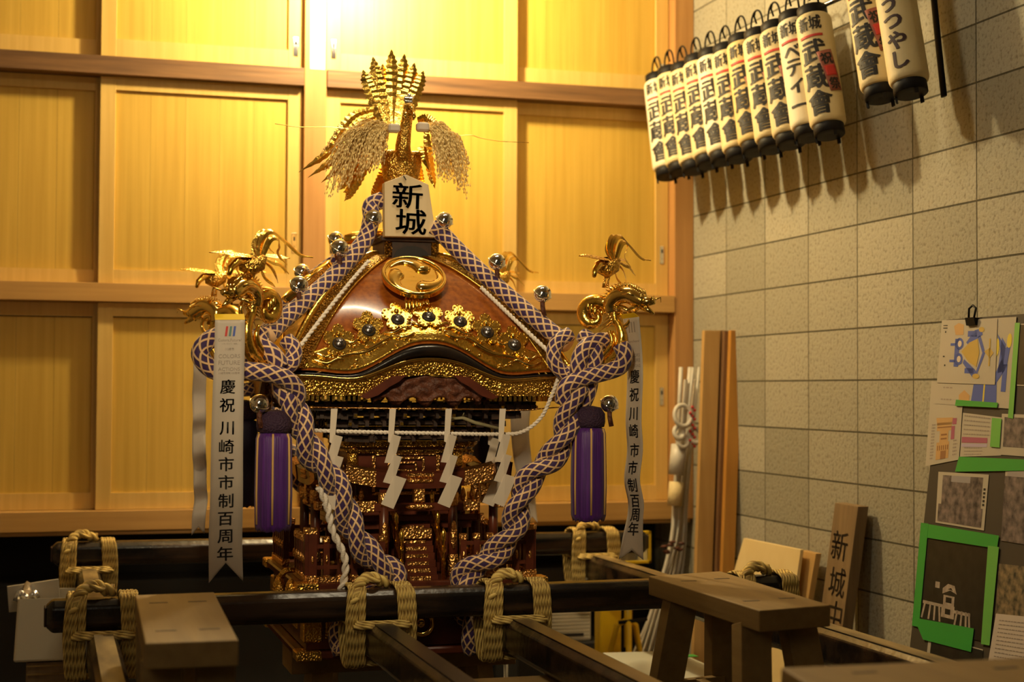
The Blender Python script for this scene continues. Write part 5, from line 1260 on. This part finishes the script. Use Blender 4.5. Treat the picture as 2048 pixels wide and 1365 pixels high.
t, at = sheet('leaflet', 'white leaflet with a brown shrine picture and a curled corner, left of the text sheet', 'leaflet', ((1863, 763), (1928, 768), (1918, 920), (1851, 933)), 1.0)
marks(t, at, 'shrine_picture', tan_p, [rect(.28, .50, .72, .60), [(.24, .44), (.76, .44), (.72, .53), (.28, .53)], rect(.38, .60, .64, .74), rect(.30, .74, .68, .95)])
marks(t, at, 'picture_detail', brown_p, [rect(.30, .55, .72, .565), rect(.42, .64, .60, .66), rect(.42, .69, .60, .71)]+[rect(.33+.06*i, .78, .355+.06*i, .84) for i in range(6)]+[rect(.44, .85, .60, .95)], 1.0)
marks(t, at, 'magenta_picture', mag_p, [rect(.74, .45, .86, .53), rect(.72, .55, .82, .72)]); marks(t, at, 'print', M['inkg'], lines(.12, .22, .52, .92, 12, 7, .5)+lines(.80, .92, .74, .92, 5, 8, .5))
t, at = sheet('text_sheet', 'printed text sheet with a mauve band, right of the curled leaflet', 'paper', ((1926, 826), (2006, 836), (2002, 912), (1920, 914)), .6)
marks(t, at, 'print', M['inkg'], lines(.05, .70, .06, .48, 5, 11, .35)+lines(.1, .55, .80, .95, 3, 12, .35)); marks(t, at, 'mauve_band', mag_p, [rect(.02, .55, .66, .68)]); marks(t, at, 'blue_band', mat('lilac_print', (.45, .38, .52), .7), [rect(.02, .70, .66, .78)])
for label, quad, mt_, k in (('crowd photo with white margins, right of the text sheet', ((2004, 828), (2110, 832), (2106, 918), (1999, 910)), M['photo'], .8), ('dark photo at the top right of the notice board', ((2040, 648), (2110, 646), (2106, 775), (2034, 772)), M['photod'], .8),
                            ('crowd photo with white side strips, above the green-taped picture', ((1877, 944), (1978, 950), (1968, 1062), (1871, 1046)), M['photo'], .8), ('crowd photo at the right edge, below the green tape', ((2012, 928), (2110, 935), (2100, 1098), (2002, 1082)), M['photo'], .8),
                            ('dark photo lowest on the notice board, under the green-taped picture', ((1858, 1270), (1966, 1300), (1962, 1372), (1848, 1360)), M['photod'], .8)):
    t, at = sheet('photo', label, 'photo', quad, k, paper_m); mt2 = mt_
    if 'strips' in label: marks(t, at, 'image', mt2, [rect(.10, .06, .90, .62), rect(.04, .62, .94, .96)]); marks(t, at, 'sky', mat('grey_print_sky', (.33, .31, .33), .6), [rect(.28, .06, .66, .18)], 1.0); marks(t, at, 'print', M['ink'], [rect(.925, .25+.07*i, .965, .29+.07*i) for i in range(5)])
    elif 'margins' in label: marks(t, at, 'image', mt2, [rect(.06, .08, 1, .80)])
    elif 'lowest' in label: marks(t, at, 'image', mt2, [rect(.06, .03, 1, 1)]); marks(t, at, 'pale_flowers', mat('mauve_grey_print', (.20, .16, .18), .7, 0, (.06, .05, .05), 90), [rect(.10, .55, .5, 1)], 1.0)
    elif 'edge' in label: marks(t, at, 'image', mt2, [rect(0, .16, 1, 1)]); marks(t, at, 'sky', mat('pale_sky_print', (.36, .32, .31), .7), [rect(.05, .0, 1, .16)], 1.0)
    else: marks(t, at, 'image', mt2, [rect(.0, .02, 1, .98)])
t, at = sheet('framed_photo', 'dark old photo of a pale shrine on carrying frames, edged with green tape', 'photo', ((1850, 1078), (1980, 1100), (1968, 1285), (1838, 1252)), 1.0, M['photod'])
pal = mat('sepia_print', (.46, .38, .31), .7, 0, (.30, .24, .19), 60)
marks(t, at, 'pale_shrine', pal, [[(.34, .52), (.42, .46), (.52, .47), (.56, .56), (.46, .53), (.34, .58)], rect(.36, .59, .53, .70), rect(.34, .70, .54, .84), rect(.04, .70, .36, .735), rect(.54, .735, .78, .77), rect(.22, .46, .29, .53)]+[[(x, .73), (x+.028, .73), (x+.028+d, .90), (x+d, .90)] for x, d in ((.06, -.04), (.15, -.02), (.22, .0), (.29, .02), (.57, -.03), (.64, -.01), (.70, .01), (.745, .02))])
marks(t, at, 'dark_detail', M['photod'], [rect(.40, .61, .49, .67), [(.42, .52), (.47, .50), (.50, .53), (.46, .52)], rect(.36, .85, .50, .95), rect(.40, .74, .48, .80)], 1.1)
t, at = sheet('photo', 'brownish procession photo at the bottom right, above the white notice', 'photo', ((1998, 1128), (2110, 1140), (2104, 1250), (1990, 1232)), .8, mat('brown_photo', (.30, .22, .12), .6, 0, (.03, .03, .02), 45, .8))
t, at = sheet('notice', 'white printed notice at the bottom right of the notice board', 'paper', ((1992, 1228), (2110, 1240), (2104, 1380), (1972, 1352)), .9, mat('pinkish_paper', (.60, .52, .46), .7)); marks(t, at, 'print', M['inkg'], lines(.08, .95, .10, .80, 12, 21, .25))
for i, (label, quad, m, k) in enumerate((('green tape strip down the left side of the dark old photo', ((1842, 1046), (1857, 1048), (1838, 1255), (1824, 1252)), M['green'], 2.2), ('wide green tape strip across the top of the dark old photo', ((1856, 1049), (1998, 1072), (1994, 1098), (1853, 1076)), M['green'], 2.0),
        ('light green tape strip down the right side of the dark old photo', ((1976, 1092), (1998, 1095), (1979, 1292), (1962, 1289)), M['greent'], 2.3), ('green tape strip under the dark old photo', ((1828, 1236), (1948, 1258), (1942, 1305), (1846, 1280)), M['green'], 2.4),
        ('dark green tape band under the text sheet', ((1918, 914), (2060, 920), (2056, 942), (1910, 944)), M['green'], 2.0), ('green tape edge along the right of the drawing sheets', ((2030, 646), (2040, 646), (2026, 838), (2016, 836)), M['greent'], 2.0), ('green tape strip between the text sheet and the crowd photo', ((1984, 836), (2003, 838), (1999, 896), (1980, 894)), M['greent'], 2.2),
        ('green tape piece over the foot of the rear drawing sheet', ((1912, 800), (1996, 806), (1994, 816), (1910, 812)), M['green'], 3.2))):
    sheet('tape_strip', label, 'tape', quad, k, m, 'green tape on the notice board')
t = thing('binder_clip', 'black binder clip at the top of the drawing sheets', 'clip', tuple(BP(1945, 645, 4))); b = B(); q = BP(1944, 645, 5); b.add([q+EX*x+EY*y+NN*z for y, z0 in ((-.010, .004), (.014, .012)) for x, z in ((-.026, z0), (.026, z0), (.026, -z0), (-.026, -z0))], [(3, 2, 1, 0), (4, 5, 6, 7), (0, 1, 5, 4), (1, 2, 6, 5), (2, 3, 7, 6), (3, 0, 4, 7)]); b.build('jaw', M['blackp'], t)
b = B(); b.tube([q+EX*x+EY*y+NN*.004 for x, y in ((-.015, .012), (-.02, .045), (.0, .055), (.02, .045), (.015, .012))], .004, 6); b.build('wire', M['blackp'], t)
